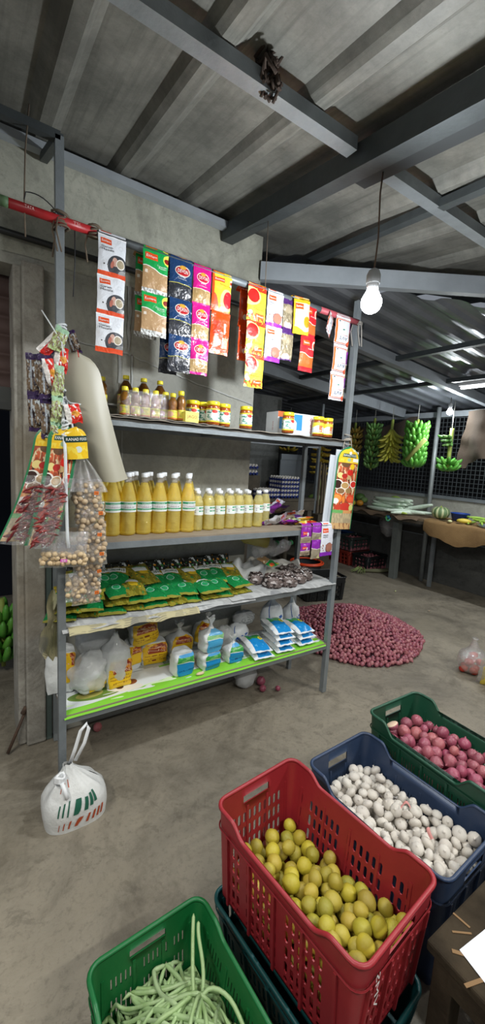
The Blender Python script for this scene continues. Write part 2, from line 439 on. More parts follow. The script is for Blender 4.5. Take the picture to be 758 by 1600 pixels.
# ------------------------------------------------------------------ the steel rack
RY = 1.785; RB = 2.125
LX, RX = .315, 1.925
rack = thing('display_rack', 'tall grey steel rack of shelves standing against the plastered wall', 'rack', (LX, RY, 0))
def rp(name, mb, m, bevel=0, **k): return mb.build(name, m, rack, (-LX, -RY, 0), bevel=bevel)
PH = 2.62
def post(x0, x1, y, z1, w=.03): return MB().bar((x0, y, 0), (x1, y, z1), w, w, 0, (0, 1, 0))
rp('post', post(LX, LX-.013, RY, PH), STEEL); rp('post', post(RX, RX+.015, RY, 2.46, .032), STEEL)
rp('post', post(.345, .345, RB, 1.66, .026), STEEL); rp('post', post(RX-.01, RX-.01, RB, 1.64, .026), STEEL)
for z, th in ((1.62, .022), (1.09, .03), (.722, .026), (.318, .03)):
    fr = MB(); z0 = z
    fr.bar((LX, RY, z0), (RX, RY, z0), .025, th); fr.bar((LX, RB, z0), (RX, RB, z0), .025, th)
    fr.bar((LX+.01, RY, z0), (LX+.03, RB, z0), .025, th); fr.bar((RX, RY, z0), (RX-.01, RB, z0), .025, th)
    fr.bar(((LX+RX)/2, RY, z0), ((LX+RX)/2, RB, z0), .025, th*.8)
    rp('shelf_frame', fr, STEEL)
ply = mat('plywood board', '8f8271', .75, 0, .6, 6, '786c5e', .1, 40)
for z, m in ((1.632, mat('thin grey board', '777571', .8)), (1.105, ply), (.735, mat('metal sheet', '8c9194', .5, .3)), (.333, ply)):
    rp('shelf_board', MB().box((LX+.005, RY-.012, z), (RX-.005, RB+.008, z+.008)), m)
tp = MB(); tp.bar((-1.2, RY, PH), (LX-.01, RY, PH), .03, .03); tp.bar((LX-.013, RY, PH), (LX-.013, 2.15, PH+.12), .03, .03)
rp('top_tie', tp, DKSTEEL)

# pole that carries the sachets
pl = thing('hanging_pole', 'long round pole, red at one end and grey in the middle, tied across the rack', 'pole', (.1, 1.765, 2.333))
def seg(a, b, m, r=.0165): return MB().tube([(a-.1, 0, 0), ((a+b)/2-.1, 0, 0), (b-.1, 0, 0)], r, 14).build('pole_section', m, pl)
seg(.135, .43, mat('red pole', 'b3262b', .4, 0, .4, 30, '7c1a1e')); seg(.43, 1.62, mat('grey pole', '7f878c', .4, .3), .016); seg(1.62, 1.93, mat('faded red pole', 'b0505a', .5), .0165)
MB().tube([(.01, 0, 0), (.035, 0, 0)], .0175, 14).build('end_cap', mat('green pole end', '4f6b4a', .6), pl)
for x in (.185, .345): MB().text('TATA' if x < .3 else 'TSL', lambda s, t: (x+s*.03-.1, -.0168+.001*abs(t-.5), -.004+t*.01), 0).build('lettering', mat('pole print', 'd9b9b4', .5), pl)
tag(MB().tube([(-1.0, 2.15, 2.40), (.8, 2.15, 2.397), (1.49, 2.15, 2.39)], .0135, 10).build('wall_pipe', mat('black pipe', '1d1f20', .45)), 'black pipe fixed along the plastered wall behind the pole', 'pipe')

def rope(name, label, pts, r, m, cat='rope', group=None, n=6):
    p0 = Vector(pts[0]); o = MB().tube([Vector(p)-p0 for p in pts], r, n).build(name, m, None, p0); return tag(o, label, cat, group)
ROPE = mat('jute', '6e6152', .9, 0, .5, 40, '4b4036'); ROPEW = mat('white tape', 'd5dadd', .45, 0, .4, 20, 'b0b7bb')
def sag(a, b, s, n=8):
    a = Vector(a); b = Vector(b); return [a.lerp(b, i/n)+Vector((0, 0, -s*4*(i/n)*(1-i/n))) for i in range(n+1)]
def knot(name, label, c, R, n, m, r=.004, seed=0, cat='rope', tails=2, tl=.12):
    random.seed(seed); mb = MB()
    for i in range(n):
        ax = U(-.4, .4); mb.tube([(R*cos(a)*(1+.1*sin(3*a+i)), R*.9*sin(a), ax*.05+(i-n/2)*r*1.6+.006*sin(a+i)) for a in [2*pi*j/12 for j in range(13)]], r, 5)
    for i in range(tails):
        a = U(0, 6.28); mb.tube([(R*cos(a), R*sin(a), 0), (R*1.5*cos(a), R*1.3*sin(a), -tl*.4), (R*1.2*cos(a+.4), R*1.4*sin(a+.4), -tl)], r*.8, 5)
    return tag(mb.build(name, m, None, c), label, cat)
knot('rope_knot', 'jute rope wound where the pole crosses the left front post', (.306, 1.775, 2.335), .028, 6, ROPE, .0038, 2, tails=3, tl=.12)
knot('rope_knot', 'jute knot at the left end of the topmost bar of masala sachets', (.425, 1.765, 2.325), .022, 5, ROPE, .004, 5, tails=3, tl=.11)
knot('rope_knot', 'rope wound at the pole end on the right front post', (1.935, 1.775, 2.335), .028, 5, mat('pale rope', '8e8a84', .9), .005, 6, tails=3, tl=.14)
rope('hanging_string', 'thin string holding up the pole near its green end', [(.205, 1.78, 2.68), (.19, 1.765, 2.52), (.185, 1.765, 2.35), (.188, 1.765, 2.24)], .0028, ROPE)
rope('hanging_wire', 'thin curled wire looping from the pole to the left post', [(.185, 1.76, 2.36)]+sag((.19, 1.76, 2.385), (.30, 1.76, 2.345), -.02)+[(.302, 1.76, 2.31)], .002, INK)
rope('hanging_string', 'thin string hanging down from the roof to the yellow red sachets', [(1.243, 1.77, 2.69), (1.247, 1.77, 2.5), (1.25, 1.77, 2.34)], .002, ROPE)
rope('hanging_string', 'short dark string hanging below the pole beside the garam masala strip', [(.355, 1.77, 2.32), (.356, 1.77, 2.2), (.35, 1.77, 2.08)], .0022, INK)
# ------------------------------------------------------------------ printed sachets
def pouch_fn(w, h, th, seal=.07, seed=0, crump=.004, wave=.0):
    """front surface of a filled flat sachet, x across, z up (0 at top, -h at bottom), y towards the viewer is negative"""
    def P(u, v, side=-1):
        e = (sin(pi*min(1, max(0, (v-seal)/(1-2*seal)))) if seal < v < 1-seal else 0.)**.5
        f = max(0., sin(pi*u))**.5
        pin = 1-.05*e*0-.035*sin(pi*v)
        x = (u-.5)*w*pin+wave*.3*sin(v*7+seed)
        y = side*(.0006+th*.5*e*f*(1+.25*nz(u*3+seed, v*3)))+crump*nz(u*5+seed, v*6, 3)+wave*sin(v*4+seed)
        z = -h*(1-v)+crump*.6*nz(u*4+9, v*4+seed)
        return Vector((x, y, z))
    return P
def pouch(P, m=0, nu=10, nv=14, back=None):
    mb = MB(); mb.grid(lambda u, v: P(u, v, -1), nu, nv, m); mb.grid(lambda u, v: P(u, v, 1), nu, nv, m if back is None else back, True)
    return mb
def onp(P, x0, y0, x1, y1, off=.0012, rot=0, flip=False):
    def f(s, t):
        if flip: s, t = 1-s, 1-t
        u = x0+(x1-x0)*s; v = y0+(y1-y0)*t+rot*(s-.5)
        p = P(u, v, -1); return p+Vector((0, -off, 0))
    return f
# wrapper designs: (material, lettering list)
def decal(mb, P, x0, y0, x1, y1, m, n=3):
    mb.grid(lambda u, v: onp(P, x0, y0, x1, y1, .0007)(u, v), n, n, m)
OR = 'e2501c'
GARAM = printmat('garam wrapper', 'dfe3ea', [('w', .0, 0, 0, 0, OR), ('e', .72, .30, .40, .27, '3c3f46'), ('e', .93, .12, .22, .12, '8d8f90'), ('r', .5, .05, .6, .085, 'dd4a1a'),
    ('e', .60, .40, .10, .11, 'c9a293', .5), ('e', .50, .33, .06, .10, 'b26a5a', -.4), ('e', .80, .37, .165, .125, 'e8e4dc'), ('e', .80, .37, .135, .10, 'a89b80'),
    ('r', .27, .84, .19, .065, OR), ('r', .5, .985, .6, .02, 'f1f2f4'), ('e', .80, .76, .085, .05, 'c4c9cf'), ('e', .80, .76, .072, .042, 'dfe3ea'), ('e', .2, .30, .03, .02, '555555'), ('e', .33, .29, .03, .02, '666666')])
EAST = printmat('green wrapper', '12a04c', [('w', .58, .06, 4.2, 1.2, 'f2f4f0'), ('w', .56, .06, 4.2, 1.2, 'b28f66'), ('n', .0, .5, 9, .62, 'c7aa84'), ('r', .5, .06, .6, .07, '8f8d88'), ('n', 0, .13, 14, .5, 'dfe3e3'),
    ('r', .32, .855, .24, .075, OR), ('e', 1.0, .86, .22, .13, 'e3e05a'), ('e', .95, .84, .12, .06, '8a1d16'), ('r', .12, .5, .05, .035, 'e8ded0')])
NAVY = printmat('navy wrapper', '1d3c68', [('w', .40, .035, 3.1, .2, 'c8c05a'), ('w', .385, .035, 3.1, .2, '2e3036'), ('n', 0, .38, 6, .58, '4d5058'), ('e', .55, .73, .33, .14, 'd8d2c8'), ('e', .55, .73, .30, .115, 'b5232a'),
    ('e', .55, .83, .14, .05, 'd9a23a'), ('r', .5, .012, .6, .02, '16181d')], .18, .6)
PINK = printmat('magenta wrapper', 'cf1c86', [('w', .42, .03, 3.1, .2, 'e8e2c0'), ('w', .405, .03, 3.1, .2, 'a98b5c'), ('n', 0, .4, 7, .56, 'bfa276'), ('r', .5, .03, .6, .045, 'd0228a'), ('e', .52, .73, .34, .14, 'e6ddd4'),
    ('e', .52, .73, .31, .115, 'c2233f'), ('e', .52, .83, .14, .05, 'd9a23a')], .18, .6)
CHIL = printmat('yellow chilli wrapper', 'e9d23a', [('e', .0, .10, .35, .42, 'd95b3a'), ('e', .78, .36, .36, .30, 'f0e48a'), ('e', .84, .38, .26, .22, 'c2202a'), ('r', .5, .03, .6, .05, 'e0702a'), ('r', .35, .87, .26, .06, OR),
    ('r', .98, .84, .08, .09, 'e9ddc8'), ('e', .96, .85, .06, .04, 'b5231c'), ('r', .05, .5, .05, .6, 'd9541f')], .3)
ORANGE = printmat('orange wrapper back', 'ea4a17', [('r', .28, .62, .18, .16, 'b93a18'), ('r', .72, .62, .05, .12, 'f4e0d6', .1), ('r', .78, .28, .16, .13, 'e99a80'), ('e', .42, .28, .15, .07, 'f4e6df'), ('r', .5, .02, .6, .04, 'f2682f'), ('r', .2, .3, .05, .1, 'ee8a62')], .2, .6)
YEL = printmat('yellow red wrapper', 'e6cd3c', [('n', .86, 1, 9, .35, 'c9371f'), ('e', .18, .70, .50, .26, 'efe38e'), ('e', .30, .72, .30, .20, 'c62420'), ('r', .62, .62, .012, .10, '8c1d18', .5), ('n', .02, .24, 8, .5, 'd8421f'), ('e', .15, .24, .12, .06, 'f0ead8'), ('r', .68, .17, .24, .075, 'ea5a1c'),
    ('e', .08, .16, .06, .03, '3c8a3a')], .3)
MEAT = printmat('white purple wrapper', 'dfe2ec', [('r', .5, .03, .6, .10, '8a2ab8'), ('e', .66, .27, .30, .17, '5a3b52'), ('e', .68, .28, .27, .15, 'a8705e'), ('n', .18, .38, 9, .55, 'a8705e'), ('r', .30, .84, .22, .07, OR), ('w', .12, .02, 4, 0, '8a2ab8')], .3)
BRN = printmat('brown spice wrapper', '7d725c', [('n', .1, .9, 6, .52, '94896f'), ('r', .5, .93, .6, .12, '4b2a66'), ('e', .5, .1, .36, .12, 'c9a9a0'), ('e', .4, .62, .35, .10, '9d9077'), ('r', .5, .01, .6, .03, '5a3a74')], .15, .8)
TURM = printmat('turmeric wrapper', 'e4d9b0', [('w', .80, -.3, 1.6, .2, 'e6e7ea'), ('w', .16, .06, 5, .8, 'd9b92a'), ('e', .82, .38, .26, .20, 'dcd6a8'), ('e', .84, .38, .21, .16, 'a98f1e'), ('r', .33, .80, .25, .085, OR), ('r', .5, .96, .6, .05, 'dca922'), ('r', .03, .5, .06, .6, 'dba71e')], .3)
RED = printmat('red wrapper', 'c8222a', [('w', .50, .05, 4.6, 1.0, 'f0d8c4'), ('w', .48, .05, 4.6, 1.0, 'b8622c'), ('r', .5, .05, .6, .08, 'c2202c'), ('r', .40, .83, .24, .075, 'ea5a24'), ('e', .98, .78, .16, .13, 'e3d9c0'), ('e', .98, .78, .08, .08, 'b03a20')], .3)
AVTM = printmat('white tea wrapper', 'e6e9ee', [('r', .5, .50, .49, .40, 'd8672c'), ('r', .53, .50, .42, .375, 'e1e6ee'), ('e', .5, .56, .07, .025, '3f7a6a'), ('e', .24, .84, .05, .025, '33505a'), ('r', 1.02, .16, .20, .085, 'e2603c', .55), ('r', .5, .07, .6, .012, '8a3a3a'), ('r', .5, .92, .6, .008, 'c44a30')], .3)
PURP = printmat('purple tan wrapper', '8c2fa8', [('w', .62, -.1, 2, .3, 'e4dfd6'), ('w', .59, -.1, 2, .3, '9a907c'), ('e', .85, .10, .2, .12, 'd7cf9a')], .25)
SNACK = printmat('shiny brown snack wrapper', '2e2226', [('n', .05, .95, 3, .44, '6f5d4a'), ('n', .1, .9, 7, .58, 'aab0b4'), ('r', .5, .93, .6, .08, '33204a'), ('r', .5, .05, .6, .06, '3b2750'), ('r', .3, .5, .06, .35, '9aa0a8')], .08, 1., 50)
SRED = printmat('red and white snack wrapper', 'd6261c', [('r', .1, .5, .2, .6, 'e9e6e4'), ('e', .6, .5, .3, .14, 'e8a03a'), ('n', 0, 1, 5, .6, 'f0ebe8')], .15, 1., 50)
SGRN = printmat('pale green snack wrapper', 'b8c98c', [('n', .1, .75, 5, .5, '8a7a5c'), ('r', .5, .9, .6, .14, '9fc4a4'), ('n', .1, .8, 9, .6, 'd5dbe0')], .12, 1., 50)
PURMAT = printmat('purple meat wrapper', '8a2a9c', [('w', .36, .05, 3, 0, 'd8cfc8'), ('w', .33, .05, 3, 0, '9a8a74'), ('r', .35, .62, .2, .10, 'd8502c'), ('r', .6, .55, .08, .1, 'e5d8e0')], .25)

def eastern(mb, P, x0, y0, x1, y1, m): mb.text('Eastern', onp(P, x0, y0, x1, y1), m)
W_ = INKW; K_ = INK
DES = {
 'garam': (GARAM, [('Eastern', .12, .815, .42, .87, 1), ('Garam', .10, .68, .50, .735, 2), ('Masala', .10, .61, .55, .665, 2)], (W_, K_)),
 'east': (EAST, [('Eastern', .12, .825, .52, .885, 1), ('Coriander', .52, .66, .93, .70, 1), ('Powder', .60, .62, .93, .65, 1)], (W_,)),
 'navy': (NAVY, [('DEVON', .32, .685, .78, .775, 1), ('PEPPER', .42, .56, .68, .59, 1), ('POWDER', .36, .52, .74, .54, 1)], (W_,)),
 'pink': (PINK, [('DEVON', .28, .685, .76, .775, 1), ('JEERA', .38, .55, .68, .59, 1), ('POWDER', .32, .50, .74, .52, 1)], (W_,)),
 'chil': (CHIL, [('Eastern', .13, .845, .57, .895, 1), ('Kashmiri Chilli', .36, .73, .95, .765, 2)], (W_, INKO)),
 'orange': (ORANGE, [], ()),
 'yel': (YEL, [('Eastern', .50, .145, .88, .195, 1), ('Kashmiri', .30, .335, .88, .375, 2), ('Chilli', .34, .40, .62, .425, 2)], (W_, INKO)),
 'meat': (MEAT, [('Eastern', .13, .815, .47, .865, 1), ('Meat', .12, .665, .48, .72, 2), ('Masala', .12, .61, .48, .645, 2)], (W_, K_)),
 'brn': (BRN, [], ()), 'orange2': (ORANGE, [], ()),
 'turm': (TURM, [('Eastern', .13, .77, .53, .83, 1)], (W_,)),
 'red': (RED, [('Eastern', .22, .80, .58, .86, 1), ('Curry', .5, .64, .9, .69, 1)], (W_,)),
 'avt': (AVTM, [('AVT', .24, .22, .84, .335, 1), ('PREMIUM', .28, .37, .84, .40, 2)], (mat('navy ink', '27345a', .5), INKR)),
 'purp': (PURP, [], ()), 'pmeat': (PURMAT, [('Eastern', .2, .6, .5, .65, 1)], (W_,)),
 'snack': (SNACK, [], ()), 'sred': (SRED, [], ()), 'sgrn': (SGRN, [], ()),
}
_PM = {}
def sachet_mesh(des, w, h, th, var, crump=.004):
    key = (des, round(w, 3), round(h, 3), var)
    if key not in _PM:
        P = pouch_fn(w, h, th, .07, var*3.7, crump); mb = pouch(P)
        for t_, x0, y0, x1, y1, mi in DES[des][1]: mb.text(t_, onp(P, x0, y0, x1, y1, .0014, 0, des == 'avt'), mi)
        _PM[key] = mb.mesh('sachet', [DES[des][0]]+list(DES[des][2]))
    return _PM[key]
def strip(label, x0, x1, ztop, zs, des, y=1.742, dx=0., th=.016, name='sachet_strip', group=None, tilt=0., yaw=0., crump=.004, cat='sachets'):
    """zs: heights of successive sachets; dx: sideways drift per metre of drop"""
    w = x1-x0; t = thing(name, label, cat, ((x0+x1)/2, y, ztop), (0, tilt, yaw), group); z = 0
    for i, h in enumerate(zs):
        o = obj('sachet', sachet_mesh(des if isinstance(des, str) else des[i], w, h*1.02, th, i+int(x0*50) % 3, crump), t, (dx*(-z), -.002*i, z), (U(-.03, .03)+.03, 0, U(-.05, .05))); z -= h
    fold = MB(); fold.grid(lambda u, v: ((u-.5)*w*.94, .023+.024*cos(pi*(.0+v)) , .004+.016*sin(pi*v)), 3, 8)
    fold.build('folded_top', DES[des if isinstance(des, str) else des[0]][0], t)
    return t
HS = 'sachets'
strip('strip of three white garam masala sachets with orange bands, leftmost on the pole', .433, .543, 2.327, (.148, .145, .140), 'garam', dx=-.02)
strip('two linked green sachets of tan coriander powder on the pole', .611, .724, 2.328, (.166, .166), 'east', dx=-.01)
strip('green sachet strip mostly hidden behind the front coriander sachets', .598, .700, 2.320, (.164, .160), 'east', y=1.79)
strip('strip of three navy blue pepper sachets with red ovals', .729, .838, 2.328, (.158, .152, .150), 'navy', dx=.012)
strip('dark strip of pepper sachets peeping out behind the navy blue ones', .712, .80, 2.318, (.155, .150, .150), 'navy', y=1.79)
strip('strip of three magenta jeera powder sachets with red ovals', .840, .931, 2.326, (.155, .152, .146), 'pink')
strip('yellow kashmiri chilli sachet above a plain orange sachet', .936, 1.040, 2.325, (.160, .182), ('chil', 'orange'))
strip('strip of three yellow sachets with red bowls, hanging past the wall corner', 1.131, 1.240, 2.328, (.158, .156, .155), 'yel', dx=.02)
strip('orange strip half hidden behind the yellow sachets with red bowls', 1.118, 1.20, 2.318, (.17, .16), 'orange', y=1.79)
strip('two linked white meat masala sachets with purple bands', 1.249, 1.348, 2.327, (.160, .165), 'meat')
strip('two brown shiny spice sachets with dark purple tops', 1.356, 1.434, 2.325, (.142, .155), 'brn', y=1.752, crump=.008)
strip('single white and yellow turmeric sachet hanging over the red ones', 1.407, 1.512, 2.333, (.165,), 'turm', y=1.728, tilt=-.06)
strip('two linked red curry powder sachets behind the turmeric sachet', 1.492, 1.590, 2.328, (.160, .175), 'red', y=1.752, dx=-.02)
strip('strip of three white tea packets printed upside down, near the right post', 1.728, 1.842, 2.325, (.155, .152, .150), 'avt', dx=-.045, th=.022)
strip('purple and tan sachet strip half hidden behind the white tea packets', 1.80, 1.895, 2.322, (.160, .150, .12), 'purp', y=1.79, dx=-.02)
fl_ = MB(); Pf = pouch_fn(.08, .12, .004, .05, 4, .006); fl_ = pouch(Pf)
tag(fl_.build('sachet_flap', AVTM, None, (1.70, 1.75, 2.315), (0, .45, .5)), 'loose white flap of an empty packet left of the tea packets', 'packet')

# ------------------------------------------------------------------ snack packets and cards tied to the left post
random.seed(12)
def hang(label, c, w, zs, des, yaw, tilt, y, name='snack_packet_strip', dx=0, crump=.012, th=.03):
    t = thing(name, label, 'snack packets', c, (0, tilt, yaw)); z = 0
    for i, h in enumerate(zs):
        obj('packet', sachet_mesh(des, w, h, th, i+2, crump), t, (dx*-z, 0, z), (U(-.06, .06), 0, U(-.15, .15))); z -= h*.97
    return t
hang('leftmost strip of shiny brown snack packets, two long, tied to the post', (.205, 1.70, 1.83), .055, (.145, .135), 'snack', -.3, -.02, 0)
hang('second strip of brown purple snack packets beside the leftmost one', (.238, 1.69, 1.83), .052, (.155, .150), 'snack', .1, -.04, 0)
hang('red and white snack packet slanting down from the rope knot', (.300, 1.70, 1.925), .045, (.115,), 'sred', .1, .68, 0)
hang('red and white snack packet hanging straight below the slanting one', (.243, 1.675, 1.815), .045, (.10,), 'sred', .2, -.25, 0)
hang('pale green snack strip of three packets hanging down the post', (.283, 1.68, 1.80), .042, (.11, .10, .07), 'sgrn', .2, .05, 0)
hang('silver green snack packet at the very top of the bundle', (.300, 1.69, 1.935), .05, (.09,), 'sgrn', .1, .35, 0)
hang('red snack packet close to the post above the pale green strip', (.298, 1.70, 1.87), .05, (.09,), 'sred', .2, .1, 0)
hang('brown crinkled packet on the right of the post above the beige board', (.335, 1.765, 1.95), .04, (.085,), 'snack', -.2, -.35, 0)
hang('small red packet below the white tape knot', (.325, 1.675, 1.665), .06, (.07,), 'sred', 0, -.2, 0)
hang('dark brown crinkled packet lying behind the slanting red one', (.262, 1.74, 1.87), .06, (.13,), 'snack', .3, .25, 0)

# beige bent board
bb = MB()
def bbf(u, v, off=0):
    wv = .076*(1-.0*v); r = .076; z = -.0-.50*v
    hw = sqrt(max(0, r*r-(r-min(r, .50*v))**2))*1.0 if .50*v < r else r
    x = (u-.5)*2*hw+.125*v+.02*v*v; yy = -.05*sin(pi*(.5+ (u-.5)*.9))*(.25+.75*v)+.03*v+off
    return Vector((x, yy, z+.03*max(0, u-.55)*smooth(.9, 1, v)))
bb.grid(lambda u, v: bbf(u, v), 14, 30); bb.grid(lambda u, v: bbf(u, v, .0015), 14, 30, 0, True)
bb.tube([(.0, -.03, .0), (.0, -.05, -.028)], .002, 5, 1)
tag(bb.build('display_board', [mat('beige board', 'a8a492', .45, 0, .2, 5, '9a9684', spec=.6), INKR], None, (.355, 1.74, 1.872)), 'large blank beige board with rounded top tied to the left post', 'board')
# white straps, tapes
def tape(label, pts, w, name='plastic_tape'):
    p0 = Vector(pts[0]); mb = MB().tube([Vector(p)-p0 for p in pts], w, 6, 0, True, .18, (1, 0, 0)); return tag(mb.build(name, ROPEW, None, p0), label, 'tape')
tape('wide white tape running down the front of the left post', [(.302, 1.755, 1.945), (.306, 1.752, 1.85), (.300, 1.752, 1.75), (.303, 1.75, 1.685)], .008)
tape('long white tape hanging down over the yellow card to the soya bags', [(.298, 1.70, 1.69), (.296, 1.665, 1.60), (.300, 1.645, 1.48), (.302, 1.64, 1.33), (.306, 1.635, 1.17), (.309, 1.63, 1.125)], .0065)
tape('white tape slanting from the knot towards the beige board', [(.303, 1.745, 1.70), (.33, 1.72, 1.675), (.365, 1.70, 1.672)], .006)
tape('white tape falling from the knot to the clear plastic bag', [(.305, 1.745, 1.69), (.330, 1.72, 1.62), (.345, 1.71, 1.55), (.352, 1.71, 1.46)], .006)
tape('thin loose white string above the snack bundle', [(.23, 1.70, 1.985), (.262, 1.68, 1.93), (.292, 1.67, 1.88), (.297, 1.67, 1.83)], .0028, 'plastic_string')
cs = MB(); cs.bar((.0, 0, 0), (-.052, -.01, -.33), .0035, .022, 0, (1, 0, 0)); tag(cs.build('white_strip', mat('white foam', 'd3d9da', .6), None, (.290, 1.715, 1.885)), 'narrow white foam strip leaning left of the post', 'strip')
cs = MB(); cs.bar((.0, 0, 0), (-.012, -.0, -.30), .004, .02, 0, (1, 0, 0)); tag(cs.build('card_strip', mat('beige strip', 'b5aa9c', .7), None, (.292, 1.735, 1.86)), 'narrow beige strip hanging just behind the white foam strip', 'strip')
knot('tape_knot', 'white tape knot with bow on the middle of the left post', (.303, 1.755, 1.70), .017, 5, ROPEW, .005, 9, 'tape', 3, .05)
knot('tape_knot', 'white tape knot at the top of the snack bundle', (.305, 1.765, 1.945), .018, 4, ROPEW, .004, 11, 'tape', 2, .05)
knot('tape_knot', 'white tape knot over the yellow tops of the spice cards', (.300, 1.66, 1.575), .010, 4, ROPEW, .004, 13, 'tape', 2, .04)
knot('tape_knot', 'small white tape knot halfway above the bow', (.303, 1.752, 1.80), .012, 3, ROPEW, .004, 14, 'tape', 1, .02)

# spice cards: green edged, yellow top, pictures of spices
def cardmat(name, open_):
    return printmat(name, '9c4a2e', [('n', .0, .8, 7, .5, 'c9603a'), ('n', .0, .8, 11, .56, 'e0c9a0'), ('n', .2, .8, 9, .63, '4a2a1c'),
        ('e', .68, .775, .12, .035, 'e8c21e'), ('e', .35, .80, .2, .04, '6a4a30'), ('e', .6, .70, .16, .035, 'c92a1e'), ('e', .15, .66, .12, .035, 'e8d48a'), ('e', .55, .64, .12, .025, 'c0a070'),
        ('e', .35, .655, .13, .03, 'b22a20'), ('e', .1, .55, .22, .06, 'eeeae2'), ('e', .08, .55, .18, .05, '3a2018'), ('e', .42, .54, .2, .045, 'efe9da'), ('e', .42, .54, .17, .036, 'b9945c'),
        ('e', .85, .56, .2, .045, 'f1ece2'), ('e', .86, .56, .17, .037, 'c8322a'), ('e', .25, .47, .2, .04, 'efe6d6'), ('e', .25, .47, .17, .033, '8d6a45'), ('e', .62, .48, .14, .035, '9a7a4e'),
        ('e', .12, .38, .26, .06, 'e0702a'), ('e', .10, .38, .2, .045, 'e89a4a'), ('e', .08, .345, .13, .035, 'f3efe8'), ('e', .8, .38, .24, .05, 'd6482e'), ('e', .8, .375, .16, .032, 'e2603a'), ('r', .42, .37, .05, .05, 'e48a3a', .6),
        ('e', .55, .28, .3, .05, 'c93a2c'), ('e', .2, .27, .14, .035, 'c9452e'), ('e', .88, .27, .12, .04, 'cfd07a'), ('r', .22, .215, .25, .022, '6fae62'), ('r', .7, .215, .22, .022, 'd59a62'), ('r', .5, .12, .6, .075, 'c2b08a'), ('n', .05, .2, 15, .5, 'a8987a'),
        ('r', .5, .03, .6, .045, 'cfa873'), ('n', 0, .08, 9, .55, '9c7050'),
        ('W', .815, 0, 0, 0, 'e9bf27'), ('n', .82, .86, 6, .5, 'edd24a'), ('r', .5, .905, .36, .022, '1f4a33'), ('e', .5, .935, .08, .02, 'e9eee8'), ('e', .46, .855, .085, .022, '9fbf9a'), ('r', .83, .855, .16, .02, 'eef0f2')], .3, .15)
CARDM = cardmat('spice card print', 0); CG = mat('card green edge', '1f7a4a', .4)
def card_thing(label, loc, w, h, bend, rot, lean, hold=None):
    t = thing('spice_card', label, 'card', loc, rot)
    def C(u, v, off=0, g=0):
        r = w/2; vv = h*(1-v); hw = (sqrt(max(0, r*r-(r-vv)**2)) if vv < r else r)+g
        return Vector((2*(u-.5)*hw+bend*(1-v)**1.6, -.012*cos(pi*(u-.5))+lean*(1-v)+off, -vv+(g if v > .98 else 0)))
    fr = MB(); fr.grid(lambda u, v: C(u, v, 0), 10, 40); fr.build('card_front', CARDM, t)
    bk = MB(); bk.grid(lambda u, v: C(u, v, .002, .007), 10, 40, 0); bk.grid(lambda u, v: C(u, v, .0032, .007), 10, 40, 0, True); bk.build('card_edge', CG, t)
    tx = MB(); tx.text('RANAD FOOD', lambda s, q: C(.16+.68*s, .892+.027*q, -.0018), 0); tx.build('lettering', INKW, t)
    return t, C
t1, C1 = card_thing('tall upright spice picture card with rounded yellow top on the right front post', (1.935, 1.742, 1.603), .155, .50, 0, (0, .05, -.12), 0)
wb = MB(); wb.box((-.088, .012, -.49), (.085, .018, -.015)); wb.box((-.115, .03, -.46), (-.06, .036, -.05)); tag(wb.build('white_board', mat('white foam board', 'cfd5da', .6), None, (1.935, 1.745, 1.60), (0, .05, -.12)), 'white foam board fixed behind the upright spice card', 'board')
knot('rope_knot', 'frayed pale string knot above the upright spice card', (1.93, 1.765, 1.655), .022, 6, mat('pale string', 'a39c90', .9), .003, 21, 'rope', 4, .12)
def wedge_packet(label, loc, rot, w, h, bend, seed, fill='7d1f1c', cw=.10, show=1.):
    """a display card with a filled clear bag of chillies in front"""
    t, C = card_thing(label, loc, cw, h, bend, rot, .0); t.name = 'chilli_card'
    random.seed(seed); cm = MB()
    for i in range(100):
        v = U(.0, .47); u = U(.16, .86); p = C(u, v)+Vector((.0, U(-.03, -.010), .006)); a = U(-.5, 1.1); l = U(.014, .028)
        dv = Vector((cos(a), 0, sin(a)))*l; cm.tube([p-dv, p-dv*.3+Vector((0, -.002, .003)), p+dv*.4+Vector((0, 0, .002)), p+dv], [.0015, .0055, .0045, .001], 6)
    c = cm.build('dried_chillies', mat('dried chilli '+fill, fill, .3, 0, .8, 18, '4e1214', rnd=0), t); c['kind'] = 'stuff'
    fm = MB(); fm.grid(lambda u, v: C(-.02+1.06*u, v*.58-.012)+Vector((0, -.016-.026*sin(pi*u)*(1-v*.7)-.004*nz(u*6, v*8, seed), 0)), 12, 16)
    fm.build('clear_bag', film('clear crinkled film', gloss=.38, bscale=28, bump=1., milky=.03), t)
    return t
wedge_packet('large dried red chilli packet on a green edged card, leftmost at the post', (.275, 1.69, 1.585), (0, .0, -.1), .12, .435, -.125, 3, cw=.125)
wedge_packet('dried red chilli packet on a spice card directly in front of the first', (.300, 1.668, 1.580), (0, 0, .1), .10, .44, -.085, 4, '8c2a22', cw=.095)
yc = MB()
def ycf(u, v, off=0):
    r = .045; vv = .12*(1-v); hw = sqrt(max(0, r*r-(r-vv)**2)) if vv < r else r
    return Vector((2*(u-.5)*hw, -.02*cos(pi*(u-.5))+off, -vv))
yt = thing('spice_card', 'short yellow card top curling right above the bag of soya chunks', 'card', (.335, 1.662, 1.583), (0, -.1, .25))
yc.grid(ycf, 8, 12); yc.build('card_front', printmat('yellow card', 'e9bf27', [('r', .5, .62, .8, .10, '1f3a33'), ('e', .5, .30, .15, .10, 'cfd8d0'), ('n', 0, .4, 3, .5, 'edd24a')], .2, .1), yt)
MB().text('RANAD FOOD', lambda s, q: ycf(.06+.9*s, .575+.09*q, -.0018)).build('lettering', INKW, yt)

